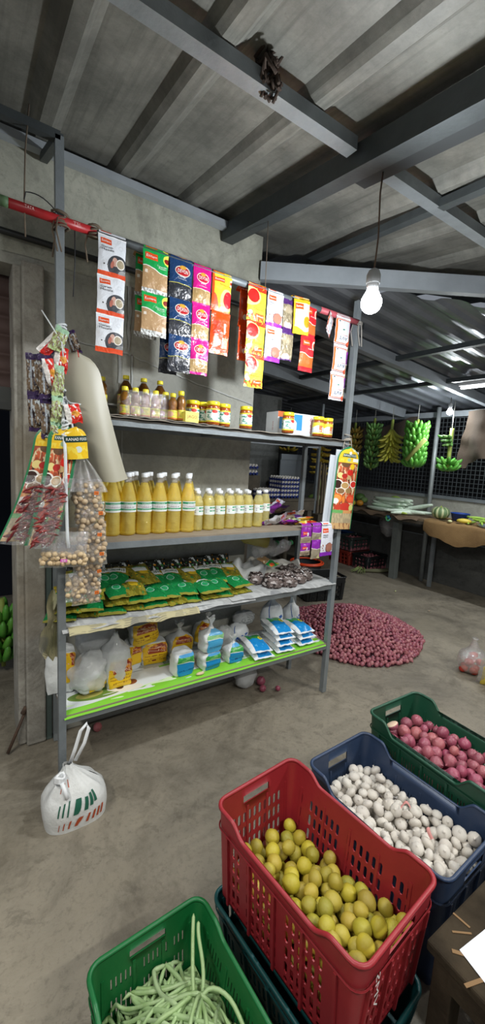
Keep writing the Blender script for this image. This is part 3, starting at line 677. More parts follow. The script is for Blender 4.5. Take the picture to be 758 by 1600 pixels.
# soya chunk bags
SOYA = mat('soya chunk', 'c4ae90', .85, 0, .6, 30, 'a58e70', .5, 90); FILM = film('clear bag film', gloss=.4, bscale=45, milky=.07)
PRICE = mat('orange price tag', 'e8741c', .5); PRICEP = mat('pink price tag', 'd765b8', .5)
def chunkmesh(w, h, d, n, seed, r=.0122):
    n = int(n*1.1)
    random.seed(seed); mb = MB(); P = []
    for k in range(n*30):
        if len(P) >= n: break
        p = Vector((U(-w/2, w/2), U(-d/2, d/2), U(-h, 0)))
        if all((p-q).length > r*1.25 for q in P): P.append(p)
    for p in P: mb.ball(p, r*U(.85, 1.15), 0, 7, 5, (1, U(.8, 1.1), U(.7, 1)), Euler((U(0, 3), U(0, 3), 0)).to_matrix())
    return mb
def soya_bag(parent, loc, w, h, seed, n=34, tagx=.3, pm=PRICE, price='10'):
    b = thing('x', 'x', 'x', loc); 
    for k_ in ('label', 'category'): del b[k_]
    b.name = 'packet'; b.parent = parent
    P = pouch_fn(w, h+.02, .034, .05, seed, .006); f = pouch(P, 0, 10, 12); f.build('clear_bag', FILM, b)
    o = chunkmesh(w*.86, h*.86, .024, n, seed).build('soya_chunks', SOYA, b, (0, 0, -.012-h*.06)); o['kind'] = 'stuff'
    q = MB(); q.grid(lambda s, t: Vector((tagx*w+(s-.5)*.017, -.024, -h*.62+(t-.5)*.014)), 1, 1); q.text(price, lambda s, t: Vector((tagx*w+(s-.5)*.010, -.0246, -h*.62+(t-.5)*.008)), 1)
    q.build('price_tag', [pm, INKW if pm is PRICEP else INK], b, rot=(0, U(-.25, .25), 0))
    return b
def soya_strip(label, loc, bags, w, rot=(0, 0, 0)):
    t = thing('soya_chunk_strip', label, 'soya chunks', loc, rot); z = 0
    for i, (h, dx, n) in enumerate(bags): soya_bag(t, (dx, 0, z), w, h, i*7+int(loc[0]*100), n); z -= h*1.04
    return t
soya_strip('long strip of four clear soya chunk bags beside the second shelf', (.400, 1.70, 1.385), ((.085, -.01, 34), (.080, .0, 32), (.075, .006, 30), (.085, .008, 32)), .115, (0, -.02, -.1))
soya_strip('lower strip of two clear soya chunk bags hanging to the third shelf', (.402, 1.715, 1.045), ((.075, -.004, 32), (.085, -.006, 34)), .115)
t = thing('soya_chunk_packet', 'wide soya chunk bag with pink price tag hanging low in front of the post', 'soya chunks', (.305, 1.655, 1.185), (0, .07, 0))
o = chunkmesh(.155, .042, .026, 44, 5).build('soya_chunks', mat('paler soya chunk', 'd2ba94', .85, 0, .6, 30, 'b39a75', .5, 90), t, (0, 0, -.085)); o['kind'] = 'stuff'
pouch(pouch_fn(.17, .14, .036, .05, 8, .008), 0, 12, 14).build('clear_bag', FILM, t)
q = MB(); q.grid(lambda s, u: Vector((-.005+(s-.5)*.024, -.025, -.108+(u-.5)*.012)), 1, 1); q.text('10', lambda s, u: Vector((-.005+(s-.5)*.012, -.0257, -.108+(u-.5)*.008)), 1); q.build('price_tag', [PRICEP, INKW], t)
t = thing('soya_chunk_packet', 'small soya chunk bag lowest in front of the post by the newspaper', 'soya chunks', (.345, 1.70, 1.005))
o = chunkmesh(.055, .07, .024, 18, 15).build('soya_chunks', mat('paler soya chunk', 'c3aa85'), t, (0, 0, -.03)); o['kind'] = 'stuff'
pouch(pouch_fn(.07, .12, .03, .05, 8, .008), 0, 8, 10).build('clear_bag', FILM, t)
t = thing('gathered_bag', 'shining gathered top of the clear plastic bag above the soya chunk strips', 'bag', (.365, 1.70, 1.475))
def cbf(u, v):
    a = (u-.5); return Vector((a*.13*(1-v)**.7+a*.02+.03*(1-v), -.012*sin(a*22)*(.4+.6*v)-.02, -.14*(1-v)))
MB().grid(cbf, 30, 8).build('film', film('bright crinkled film', gloss=.8, bscale=30, bump=1., milky=.12), t)
# ------------------------------------------------------------------ shared bottle bits
def oilm(name, col, dark, alpha=.45, rough=.05):
    t = NT(name); v = t.coord()
    nm = t.bump(t.noise(v, 30, 3, .6, 1.), .6, .008)
    c = t.mix(t.ramp(t.noise(v, 9, 3), .4, .7), srgb(col), srgb(dark))
    b = t.bsdf(c, rough, 0, nm, .9)
    tr = t.n('BsdfTransparent'); t.set(tr.inputs[0], c); m = t.n('MixShader'); m.inputs[0].default_value = 1-alpha
    t.t.links.new(tr.outputs[0], m.inputs[1]); t.t.links.new(b, m.inputs[2]); return t.done(m.outputs[0])
OIL = oilm('sunflower oil in clear plastic', 'faea84', 'eed862', .60); OIL2 = oilm('pale oil in clear plastic', 'f6eda8', 'ebde88', .64)
BROWNOIL = oilm('brown sesame oil', 'a8742a', '7a4a12', .35)
PET = film('clear bottle plastic', gloss=.35, bscale=60, milky=.10)
def labelm(name, base, shapes): return printmat(name, base, shapes, .5, .1)
LABG = labelm('white and green oil label', 'e6ebe8', [('r', .5, .82, .48, .10, '1f9060'), ('r', .5, .24, .48, .075, '2a9a68'), ('n', .36, .66, 26, .55, 'a98aa0')])
LABS = labelm('white and green small label', 'e6ebe8', [('r', .66, .80, .26, .09, '2a9a68'), ('r', .66, .44, .26, .07, '2f9d6e'), ('n', .5, .7, 30, .55, 'b0a6b0'), ('e', .18, .5, .05, .05, '8d7c92'), ('e', .18, .3, .05, .05, '8d7c92')])
LABY = labelm('yellow oil label', 'dcd04a', [('n', 0, 1, 7, .60, '9cab3a'), ('e', .5, .55, .16, .34, 'e4b59a'), ('r', .2, .5, .06, .5, 'efe9b0'), ('r', .5, .08, .6, .06, 'c94a2a')])
JLAB = labelm('pickle jar label', 'dfe8e6', [('r', .5, .97, .6, .07, 'e8d63a'), ('r', .5, .03, .6, .08, 'e8d63a'), ('n', .12, .9, 8, .52, '2f8a74'), ('e', .25, .5, .10, .35, 'e8ede8'), ('e', .75, .5, .10, .35, 'e8ede8'), ('e', .25, .78, .07, .13, 'c8342a'), ('e', .75, .78, .07, .13, 'c8342a'), ('r', .25, .45, .02, .25, '3d8a7a'), ('r', .5, .5, .03, .3, 'eef2f0')])
JLAB2 = labelm('white pickle jar label', 'e6e8e4', [('W', .62, .12, 12, 0, 'e4cf3a'), ('r', .5, .03, .6, .07, 'e8d63a'), ('r', .72, .45, .05, .3, 'c9743a'), ('n', .1, .5, 12, .56, 'b9c3c0')])
YCAP = mat('yellow cap', 'ecdc2c', .35); WCAP = mat('white cap', 'e9edf2', .35)
def lab(mb, r, z0, z1, a0, a1, m=0, n=10):
    mb.grid(lambda u, v: Vector((r*cos(a0+(a1-a0)*u), r*sin(a0+(a1-a0)*u), z0+(z1-z0)*v)), n, 2, m)
    return mb
def cap(r, h, m, n=16):
    return MB().lathe([(r*.96, 0), (r, h*.1), (r, h*.85), (r*.9, h), (r*.1, h)], n, 0, mod=lambda a, t: 1+.02*cos(a*24) if t < .8 else 1)
def bottle_big():
    t = thing('cooking_oil_bottle', 'litre bottle', 'bottle', group='litre oil bottles on the second shelf')
    pr = [(.030, 0), (.036, .004), (.037, .012)]
    for i in range(9): z = .016+i*.010; pr += [(.037, z), (.0342, z+.005)]
    pr += [(.037, .108), (.0368, .112), (.0368, .158), (.0375, .162), (.037, .170), (.031, .195), (.0235, .225), (.0165, .248)]
    o = MB().lathe(pr, 16, 0, mod=lambda a, t: 1+.035*cos(4*a)); o.lathe([(.0165, .248), (.0135, .258), (.0135, .270), (.016, .272), (.013, .275), (.012, .278)], 16, 1)
    o.build('bottle_body', [OIL, PET], t)
    l = MB(); lab(l, .0384, .111, .159, pi+.15, 2*pi-.15, 0)
    for zz, s in ((.149, 'SUNFLOWER'), (.1335, 'coconut oil'), (.119, 'REFINED')):
        a0 = -pi/2-.62
        l.text(s, lambda p, q: Vector((.0388*cos(a0+1.24*p), .0388*sin(a0+1.24*p), zz-.003+.006*q)), 1 if zz != .1335 else 2)
    l.build('bottle_label', [LABG, INKW, mat('purple ink', '6f4a70', .6)], t)
    cap(.0155, .020, 0).build('cap', WCAP, t, (0, 0, .272)); return t
def bottle_small():
    t = thing('cooking_oil_bottle', 'half litre bottle', 'bottle')
    pr = [(.025, 0), (.030, .004), (.031, .01)]
    for i in range(6): z = .014+i*.011; pr += [(.031, z), (.0298, z+.0055)]
    pr += [(.031, .082), (.0305, .086), (.0305, .128), (.031, .132), (.031, .145), (.0285, .158), (.026, .160), (.024, .172), (.017, .184)]
    o = MB().lathe(pr, 14, 0, mod=lambda a, t: 1+.03*cos(4*a)); o.lathe([(.017, .184), (.0135, .190), (.0135, .198)], 14, 1)
    o.build('bottle_body', [OIL2, PET], t)
    l = MB(); lab(l, .0316, .084, .130, pi+.2, 2*pi-.2, 0)
    for zz in (.119, .1035): l.text('SUNRICH', lambda p, q: Vector((.032*cos(-pi/2+.02+.5*p), .032*sin(-pi/2+.02+.5*p), zz-.002+.005*q)), 1)
    l.build('bottle_label', [LABS, INKW], t)
    cap(.0150, .016, 0).build('cap', WCAP, t, (0, 0, .194)); return t
SZ = 1.1135
random.seed(5)
def lay(proto, spots, labels, group):
    for i, (x, y, z) in enumerate(spots):
        lb_ = labels[i] if isinstance(labels, list) else labels
        r = (0, 0, U(-.25, .25))
        if i == 0: proto.location = (x, y, z); proto.rotation_euler = r; proto['label'] = lb_; proto['group'] = group
        else: copy_tree(proto, (x, y, z), r, lb_, group)
ORD = ['leftmost', 'second', 'third', 'fourth', 'fifth', 'sixth', 'seventh', 'eighth', 'ninth', 'tenth', 'eleventh', 'twelfth']
pb = bottle_big()
fx = [.470, .547, .620, .699, .776, .853, .929]
spots = [(x, 1.888+U(-.004, .004), SZ) for x in fx]; labs = ['big golden oil bottle with white cap, %s from the left in the front row' % ORD[i] for i in range(7)]
spots += [(x+.038, 1.965+U(-.004, .004), SZ) for x in fx[:7]]; labs += ['big golden oil bottle in the middle row, %s from the left of that row' % ORD[i] for i in range(7)]
spots += [(x+.085, 2.045+U(-.004, .004), SZ) for x in fx[:7]]; labs += ['big golden oil bottle in the back row by the wall, %s from the left' % ORD[i] for i in range(7)]
lay(pb, spots, labs, 'litre oil bottles on the second shelf')
ps = bottle_small()
sx = [.992, 1.063, 1.131, 1.200, 1.262, 1.328, 1.400]
spots = [(x, 1.900+.004*i+U(-.003, .003), SZ) for i, x in enumerate(sx)]+[(1.490, 1.975, SZ)]; labs = ['small pale oil bottle with white label, %s from the left in the front row' % ORD[i] for i in range(7)]+['small pale oil bottle at the right end, next to the purple packets']
spots += [(x+.030, 1.975+.002*i, SZ) for i, x in enumerate(sx[:6])]; labs += ['small pale oil bottle in the second row, %s from the left' % ORD[i] for i in range(6)]
spots += [(x+.070, 2.045, SZ) for x in sx[:5]]; labs += ['small pale oil bottle in the rear row by the wall, %s from the left' % ORD[i] for i in range(5)]
lay(ps, spots, labs, 'half litre oil bottles on the second shelf')

# ------------------------------------------------------------------ top shelf
def wavy_sheet(name, label, x0, x1, y0, y1, z, m, amp=.004, seed=0, nx=40, ny=8, cat='sheet', droop=0., droopl=0., zero=0., th=.0016):
    mb = MB()
    def f(u, v, o=0):
        x = x0+(x1-x0)*u; y = y0+(y1-y0)*v+ .012*nz(u*9, seed)*(1-v)
        return Vector((x-x0, y-y0, amp*(1+nz(u*12+seed, v*4))*.8-droop*smooth(.12, 0, v)*(1+.7*nz(u*7, seed+2))-droopl*smooth(.05, 0, u)-o+zero*sin(u*70)*smooth(.3, 0, v)))
    mb.grid(lambda u, v: f(u, v), nx, ny); mb.grid(lambda u, v: f(u, v, th), nx, ny, 0, True)
    k = len(mb.v); 
    for i in range(nx+1): mb.v += [tuple(f(i/nx, 0)), tuple(f(i/nx, 0, th))]
    for i in range(nx): mb.face((k+2*i, k+2*i+1, k+2*i+3, k+2*i+2), 0, ((0, 0),)*4)
    return tag(mb.build(name, m, None, (x0, y0, z)), label, cat)
CB = mat('grey brown cardboard', '8d867b', .85, 0, .6, 20, '6d675e', .3, 60)
wavy_sheet('cardboard_sheet', 'long torn cardboard sheet lining the top shelf under jars', LX+.1, RX+.01, RY-.03, RB-.02, 1.645, CB, .003, 3, 60, 8, zero=.0018, th=.0035)
wavy_sheet('cardboard_sheet', 'second torn cardboard layer showing under the shrink-wrapped bottles', LX+.08, 1.05, RY-.022, RB-.03, 1.653, CB, .002, 8, 50, 6, zero=.0018, th=.003)
TZ = 1.6565
def bottle_br(h=.118, r=.022, nm='small'):
    t = thing('sesame_oil_bottle', 'x', 'bottle')
    k = h/.118
    pr = [(r*.8, 0), (r, .003*k), (r, .045*k), (r*.96, .05*k), (r*.80, .056*k), (r*.96, .063*k), (r, .072*k), (r*.9, .084*k), (r*.52, .098*k)]
    o = MB().lathe(pr, 16, 0); o.lathe([(r*.52, .098*k), (r*.5, .104*k)], 16, 1); o.build('bottle_body', [BROWNOIL, PET], t)
    l = MB(); lab(l, r*1.03, .006*k, .044*k, 0, 2*pi, 0, 16); l.build('bottle_label', LABY, t)
    cap(r*.62, .017*k, 0).build('cap', YCAP, t, (0, 0, .101*k)); return t
p1 = bottle_br(.128, .0215)
spots = [(.578+.0475*i, 1.835, TZ) for i in range(5)]; labs = ['yellow-capped small bottle in the shrink-wrapped pack, %s of the front five' % ORD[i] for i in range(5)]
spots += [(.596+.0475*i, 1.884, TZ) for i in range(5)]; labs += ['yellow-capped small bottle in the shrink-wrapped pack, %s of the rear five' % ORD[i] for i in range(5)]
lay(p1, spots, labs, 'small sesame oil bottles in the shrink-wrapped pack')
PACKF = film('shrink film', gloss=.5, bscale=22, milky=.09)
sw = MB()
def swf(u, v):
    a = 2*pi*u; e = .3 if True else 1
    ca, sa = cos(a), sin(a); sx_ = math.copysign(abs(ca)**.35, ca); sy = math.copysign(abs(sa)**.45, sa)
    tp_ = 1-.16*smooth(.5, 1, v); sc_ = 1 if v > .35 or v < .30 else .99
    return Vector((.122*sx_*tp_*sc_+.002*nz(u*40, v*9), (.052*sy)*tp_+.003*nz(u*26, v*6, 2), .112*v))
sw.grid(swf, 60, 14); tag(sw.build('shrink_wrap', PACKF, None, (.681, 1.858, TZ+.002)), 'clear shrink film wrapped around ten small yellow-capped bottles', 'film')
p2 = copy_tree(p1, (.790, 1.800, TZ), (0, 0, .4), 'single small sesame oil bottle standing just right of the shrink-wrapped pack', 'loose sesame oil bottles on the top shelf', scale=.96)
copy_tree(p1, (.786, 1.87, TZ), (0, 0, .9), 'yellow-capped small bottle half hidden at the right rear of the pack', 'loose sesame oil bottles on the top shelf')
p3 = bottle_br(.140, .0235); p3.location = (.838, 1.815, TZ); p3['label'] = 'taller yellow-capped brown oil bottle beside the little yellow box'; p3['group'] = 'loose sesame oil bottles on the top shelf'
copy_tree(p1, (.530, 2.02, 1.713), (0, 0, 0), 'small yellow-capped bottle in front of the leftmost big dark bottle', 'loose sesame oil bottles on the top shelf')
rsb = thing('raised_plank', 'short raised plank with pale edge behind the shrink-wrapped pack at the wall', 'plank', (.44, 2.0, 1.66))
MB().box((0, 0, .055), (.47, .12, .063)).build('plank_board', mat('plank edge', 'b9b8b2', .7), rsb)
for x in (.03, .42): MB().box((x, .01, 0), (x+.03, .11, .055)).build('block', WOOD, rsb)
def bottle_dark():
    t = thing('dark_oil_bottle', 'x', 'bottle'); r = .039
    pr = [(r*.9, 0), (r, .004), (r, .06), (r*.95, .075), (r*.7, .10), (r*.42, .118), (r*.34, .124)]
    o = MB().lathe(pr, 18, 0); o.lathe([(r*.34, .124), (r*.34, .134)], 18, 1); o.build('bottle_body', [oilm('dark brown oil', '6e4412', '3f2408', .25), PET], t)
    l = MB(); lab(l, r*1.02, .008, .055, 0, 2*pi, 0, 16); l.build('bottle_label', LABY, t)
    cap(.0158, .018, 0).build('cap', YCAP, t, (0, 0, .131)); return t
dk = bottle_dark(); lay(dk, [(.503, 2.065, 1.723), (.655, 2.065, 1.723), (.745, 2.065, 1.723), (.832, 2.065, 1.723)], ['big dark oil bottle on the raised plank, %s of four' % s for s in ('leftmost', 'second from the left', 'third from the left', 'rightmost')], 'dark oil bottles on the raised plank')
yb = MB().box((-.036, -.018, 0), (.036, .018, .048)); yb.text('JAGO', lambda s, t: Vector((-.027+.054*s, -.0186, .014+.018*t)), 1)
yb.v = [tuple(v) for v in yb.v]
tag(yb.build('small_box', [mat('yellow card box', 'e0d36a', .6), mat('brown red ink', '8c3a26', .6)], None, (.876, 1.790, TZ), (0, 0, .1)), 'little yellow box with brown letters between the oil bottle and jars', 'box')
PICK = mat('pickle through glass', '8e3f14', .15, 0, .7, 60, 'b5621e', spec=.7)
def jar(lm=JLAB):
    t = thing('pickle_jar', 'x', 'jar'); r = .0335
    MB().lathe([(r*.9, 0), (r, .004), (r, .085), (r*.97, .090), (r*.86, .097), (r*.86, .1)], 22).build('glass_body', PICK, t)
    l = MB(); lab(l, r*1.015, .014, .078, 0, 2*pi, 0, 22); l.build('jar_label', lm, t)
    c = MB().lathe([(r*.93, 0), (r*.96, .003), (r*.96, .016), (r*.9, .019), (r*.1, .019)], 22, mod=lambda a, t_: 1+.012*cos(a*22)); c.build('lid', YCAP, t, (0, 0, .094))
    return t
j = jar()
lay(j, [(.928, 1.872, TZ), (.992, 1.885, TZ), (1.010, 1.812, TZ), (1.092, 1.845, TZ), (1.214, 1.822, TZ), (1.492, 1.812, TZ)],
    ['pickle jar directly behind the little yellow box', 'pickle jar half hidden behind the foremost jar', 'foremost large-looking pickle jar, just right of the hidden pair', 'pickle jar touching the foremost one on its right', 'pickle jar standing alone before the wall corner', 'pickle jar standing in front of the white and blue carton'], 'pickle jars on the top shelf')
j2 = jar(JLAB2)
lay(j2, [(1.722, 1.812, TZ), (1.806, 1.822, TZ)], ['white-labelled pickle jar just right of the carton', 'white-labelled pickle jar nearest the right post'], 'pickle jars on the top shelf')
cx_ = MB().box((0, 0, 0), (.30, .12, .125))
BOXB = mat('carton white', 'd5dade', .6); BLUEP = mat('carton blue', '2f8fd0', .5)
def cf(x0, x1, z0, z1, m, o=.0006): cx_.grid(lambda u, v: Vector((x0+(x1-x0)*u, -o, z0+(z1-z0)*v)), 1, 1, m)
cf(.012, .175, .028, .118, 1); cx_.grid(lambda u, v: Vector((.035+.10*u, -.0009, .014+.075*v*(1-.25*(2*u-1)**4))), 10, 2, 0); cx_.grid(lambda u, v: Vector((.04+.09*u, -.0012, .02+.06*v*(1-.25*(2*u-1)**4))), 10, 2, 3)
cf(.0, .06, .095, .125, 2, .0011)
cx_.lathe([(.0125, 0), (.0125, .0001)], 20, 4, (0, 0, 0))
for i in range(len(cx_.v)-40, len(cx_.v)):
    v = cx_.v[i]; cx_.v[i] = (.245+v[0]*.9, -.0012-v[2], .095+v[1]*.9)
k = len(cx_.v); cx_.lathe([(.008, 0), (.008, .0001)], 20, 0)
for i in range(k, len(cx_.v)):
    v = cx_.v[i]; cx_.v[i] = (.245+v[0], -.0016-v[2], .095+v[1])
cx_.text('I', lambda s, t: Vector((.243+.004*s, -.002, .091+.008*t)), 4)
cx_.text('NIPRO', lambda s, t: Vector((.235+.022*t, -.0012, .078-.062*s)), 4)
cx_.text('LED BULB', lambda s, t: Vector((-.0008, .05-.008*t, .02+.05*s)), 4)
tag(cx_.build('lamp_carton', [BOXB, BLUEP, mat('carton orange', 'd9602c', .5), mat('carton lamp grey', 'c3cad6', .5), mat('carton crimson', 'b8283c', .5)], None, (1.475, 1.885, TZ), (0, 0, -.06)), 'white and blue product carton with a red ring mark behind the jars', 'carton')

# ------------------------------------------------------------------ packets at the right end of the second shelf
random.seed(31)
def lying(label, des, c, w, h, rot, th=.025, crump=.012, name='food_packet', g='packets heaped on the second shelf'):
    o = obj(name, sachet_mesh(des, w, h, th, int(c[0]*100) % 7, crump), None, c, rot); tag(o, label, 'packet', g); return o
lying('big white packet with orange mark and brown filling, front left of the heap', 'meat', (1.60, 1.90, 1.17), .13, .17, (rad(62), .5, .9))
lying('purple packet rising behind the big white one', 'purp', (1.62, 1.99, 1.235), .12, .17, (rad(50), .3, .7))
lying('second purple packet under the white one at the shelf edge', 'pmeat', (1.66, 1.87, 1.14), .11, .16, (rad(80), .2, .5))
lying('orange brown packet on top of the heap at the back', 'orange', (1.60, 2.10, 1.225), .12, .16, (rad(70), 0, .2))
lying('white packet with pink print in the middle of the heap', 'meat', (1.74, 1.98, 1.185), .12, .16, (rad(68), -.2, -.6))
lying('brown and pink packet right of the middle of the heap', 'brn', (1.73, 1.93, 1.165), .12, .17, (rad(76), .1, 1.0))
lying('tan crumpled packet behind the pink printed one', 'brn', (1.70, 2.08, 1.21), .14, .17, (rad(65), 0, -.2))
lying('yellow green packet low in the heap', 'sgrn', (1.70, 1.90, 1.145), .08, .12, (rad(80), .2, 1.2))
lying('white pointed packet sticking out at the right of the heap', 'turm', (1.85, 1.93, 1.15), .10, .16, (rad(76), .15, .9))
lying('flat white and red packet at the right shelf edge', 'yel', (1.82, 1.86, 1.13), .10, .15, (rad(85), 0, 1.1))
lying('white crumpled packet at the top back of the heap', 'meat', (1.72, 2.10, 1.245), .10, .12, (rad(40), .3, .3))
lying('red sachet at the left back of the heap by the last bottle', 'red', (1.55, 2.05, 1.21), .10, .14, (rad(55), 0, .5))
strip('strip of two purple tan packets hanging off the second shelf edge, left', 1.605, 1.685, 1.125, (.095, .075), 'pmeat', y=1.76, dx=.0, name='packet_strip', cat='packets')
strip('strip of purple packets hanging off the second shelf edge, middle', 1.690, 1.765, 1.125, (.08, .115), 'purp', y=1.757, name='packet_strip', cat='packets')
strip('single white and purple meat masala packet hanging off the shelf edge, right', 1.760, 1.865, 1.128, (.185,), 'meat', y=1.752, name='packet_strip', cat='packets')

# ------------------------------------------------------------------ third shelf: newspaper, oil pouches, dates
def newsm(name='newsprint', base='b4b6b6'):
    t = NT(name); uv = t.coord(); c = srgb(base)
    sx = t.n('SeparateXYZ'); t.t.links.new(uv, sx.inputs[0])
    ln = t.math('GREATER_THAN', t.math('FRACT', t.math('MULTIPLY', sx.outputs[1], 170)), .45)
    colm = t.math('LESS_THAN', t.math('FRACT', t.math('MULTIPLY', sx.outputs[0], 13)), .86)
    blk = t.ramp(t.noise(uv, 14, 1), .45, .5)
    f = t.math('MULTIPLY', t.math('MULTIPLY', ln, colm), t.math('MULTIPLY', blk, .45))
    c = t.mix(f, c, srgb('4a4a4c')); hd_ = t.ramp(t.noise(uv, 5, 0), .66, .68); c = t.mix(t.math('MULTIPLY', hd_, .6), c, srgb('6a6d72'))
    return t.done(t.bsdf(c, .85, 0, t.bump(t.noise(uv, 20, 3), .3)))
NEWS = newsm(); NEWSY = newsm('yellowed newsprint', 'b5ad88')
wavy_sheet('newspaper_sheet', 'grey newspaper sheet lining the third shelf under the oil pouches', LX-.005, 1.30, RY-.035, RB, .747, NEWS, .003, 1, 60, 12, droop=.016)
wavy_sheet('newspaper_sheet', 'white newspaper sheet under the date packets at the right end', 1.15, RX+.01, RY-.028, RB, .751, NEWS, .003, 4, 40, 10, droop=.008)
wavy_sheet('newspaper_sheet', 'yellow old newspaper edge curling below the third shelf at left', LX+.02, .95, RY-.045, RY+.12, .741, NEWSY, .003, 6, 50, 10, droop=.022)
nf = MB()
def nff(u, v, o=0): return Vector((-.07*(1-u)*(1-abs(v-.3))+.045*u-.012*sin(v*9), -.03+.33*0+.10*u+.02*nz(v*5, u*3)+o, .30*v-.16+.03*nz(u*4, v*4)-.05*u))
nf.grid(lambda u, v: nff(u, v), 8, 14); nf.grid(lambda u, v: nff(u, v, .002), 8, 14, 0, True)
tag(nf.build('newspaper_fold', NEWSY, None, (.300, 1.83, .77)), 'folded yellow newspaper standing up at the left end of the third shelf', 'newspaper')
PG = printmat('green oil pouch', '8a7d26', [('w', .60, .05, 4, 1, '187a40'), ('n', .66, 1, 7, .55, 'b9a22c'), ('r', .55, .74, .34, .12, 'eef2f3'), ('e', .42, .40, .16, .11, '9fc9b8'), ('e', .42, .40, .13, .09, '2f9a62'), ('n', 0, .58, 6, .62, '2f9a58'), ('r', .5, .03, .6, .06, '8f8a3c')], .08, .9, 22)
PY = printmat('yellow oil pouch', '8d8430', [('n', 0, 1, 5, .5, '6f6a22'), ('n', .3, .9, 7, .58, 'c2a62a'), ('e', .6, .5, .2, .12, 'd6b52c'), ('r', .5, .64, .28, .10, 'dfe6e8'), ('n', 0, .5, 6, .6, '2f7a40')], .1, .6, 25)
PB = printmat('black packet', '1c1f1d', [('n', 0, 1, 5, .6, 'c9cfd2'), ('n', 0, 1, 4, .64, 'c98a24'), ('n', .2, .8, 7, .62, '2f7a3a')], .12, .8, 40)
def pm_(m, w, h, th, var, txt=None, ink=None):
    P = pouch_fn(w, h, th, .06, var*2.3, .006); mb = pouch(P)
    if txt: mb.text(txt, onp(P, .28, .67, .84, .78, .0016), 1)
    return mb.mesh('pouch', [m, ink or INKG])
PGm = [pm_(PG, .135, .20, .042, i, 'Adil', mat('dark green ink', '1a5a3c', .5)) for i in range(3)]; PYm = [pm_(PY, .135, .19, .042, i+5, '850g', INKG) for i in range(3)]
PBm = [pm_(PB, .11, .16, .02, i+9) for i in range(3)]
random.seed(8)
def pouch_at(label, me, c, rx, yaw, name='oil_pouch', grp='oil pouches on the third shelf', roll=0.):
    # lying pouch: its front faces up
    R = Euler((0, 0, yaw)).to_matrix() @ Euler((rad(-90)+rx, 0, 0)).to_matrix()
    o = obj(name, me, None, c, R.to_euler()); return tag(o, label, 'pouch', grp)
i = 0
cols = [.375, .475, .575, .665, .765, .865, .965, 1.06, 1.155, 1.25]
for k, x in enumerate(cols):
    left = k < 4
    for lv in range(3 if left else 2):
        me = (PYm if (left and (lv+k) % 2) or (not left and lv == 0 and k % 2) else PGm)[(k+lv) % 3]
        where = 'lowest' if lv == 0 else ('uppermost' if lv == (2 if left else 1) else 'middle')
        pouch_at('%s oil pouch in the %s stack from the left, at the front shelf edge' % (where, ORD[k]), me, (x+U(-.008, .008), 2.005+.008*lv+U(-.012, .012), .777+.040*lv), .10+.03*lv, U(-.26, .26)-.12)
    pouch_at('%s oil pouch of the rear row, leaning on the stacks' % ORD[k], (PGm if k % 3 else PYm)[k % 3], (x+.05+U(-.01, .01), 2.105+U(-.01, .01), .865+(.035 if left else .0)), .30, U(-.3, .3))
for k in range(9):
    o = pouch_at('%s black packet from the left along the wall side of the third shelf' % ORD[k], PBm[k % 3], (.44+.105*k+U(-.01, .01), 2.118+U(0, .008), .905+U(0, .015)), .95, U(-.4, .4), 'black_packet', 'black packets behind the oil pouches')
DATE = printmat('date packet', '6d605c', [('n', 0, 1, 7, .52, '2c2220'), ('n', 0, 1, 11, .57, 'b9b0ae'), ('n', 0, 1, 4, .6, '4a3a36')], .15, 1., 60)
def blob(name, label, c, r, m, seed, rot=0, cat='packet', group=None, amp=.25, fr=3., neck=0., flatb=.35, n=24, kk=16):
    mb = MB()
    def f(u, v):
        a = 2*pi*u; th = pi*v; d = Vector((sin(th)*cos(a), sin(th)*sin(a), -cos(th)))
        k = 1+amp*nz(d.x*fr+seed, d.y*fr, d.z*fr)+amp*.4*nz(d.x*fr*3+seed, d.y*fr*3, d.z*fr*3)
        p = Vector((d.x*r[0]*k, d.y*r[1]*k, d.z*r[2]*k))
        if neck and d.z > .55:
            s = smooth(.55, .93, d.z); p.x *= 1-s*.55; p.y *= 1-s*.55; p.z += neck*smooth(.7, 1, d.z)
            if d.z > .97: p.x += .5*neck*cos(a)*.5; p.y += .25*neck*sin(a)
        p.z = max(p.z, -r[2]*flatb); return p
    mb.grid(f, n, kk)
    # close the tiny pole gaps by construction of v in 0..1
    o = mb.build(name, m, None, (c[0], c[1], c[2]+r[2]*flatb), (0, 0, rot)); return tag(o, label, cat, group)
for (x, y, s, lb_) in ((1.50, 1.86, 1., 'front left date packet of the heap, beside the oil pouches'), (1.60, 1.84, .95, 'second date packet along the front of the heap'), (1.70, 1.87, .95, 'third date packet along the front of the heap'), (1.785, 1.90, .9, 'rightmost date packet of the heap'),
                    (1.44, 1.96, .9, 'date packet at the back left by the white paper'), (1.66, 1.97, .95, 'date packet behind the second and third ones'), (1.76, 2.0, .9, 'date packet at the back right near the red tub')):
    blob('date_packet', lb_, (x, y, .755), (.064*s, .060*s, .062*s), DATE, x*9, 0, 'packet', 'clear packets of dates on the third shelf', .22, 2.6)
WB = mat('white carry bag', 'd2d6d8', .45, 0, .3, 6, 'b5babd', .6, 18)
cw = MB()
def crumple(w, d, h, seed, fr=2.2):
    def f(u, v, o=0): return Vector(((u-.5)*w+.02*nz(v*4, seed), (v-.5)*d+.02*nz(u*4, seed+3), h*(.55+.9*nz(u*fr+seed, v*fr))*smooth(0, .2, min(u, 1-u, v, 1-v)*1.6+.05)-o))
    return f
def paper(name, label, c, w, d, h, seed, m, rot, cat):
    f = crumple(w, d, h, seed); mb = MB().grid(lambda u, v: f(u, v), 14, 12); mb.grid(lambda u, v: f(u, v, .0015), 14, 12, 0, True)
    return tag(mb.build(name, m, None, c, rot), label, cat)
paper('crumpled_paper', 'crumpled white plastic sheet at the wall corner end of the third shelf', (1.42, 2.04, .79), .20, .16, .10, 4, WB, (.5, 0, .3), 'sheet')
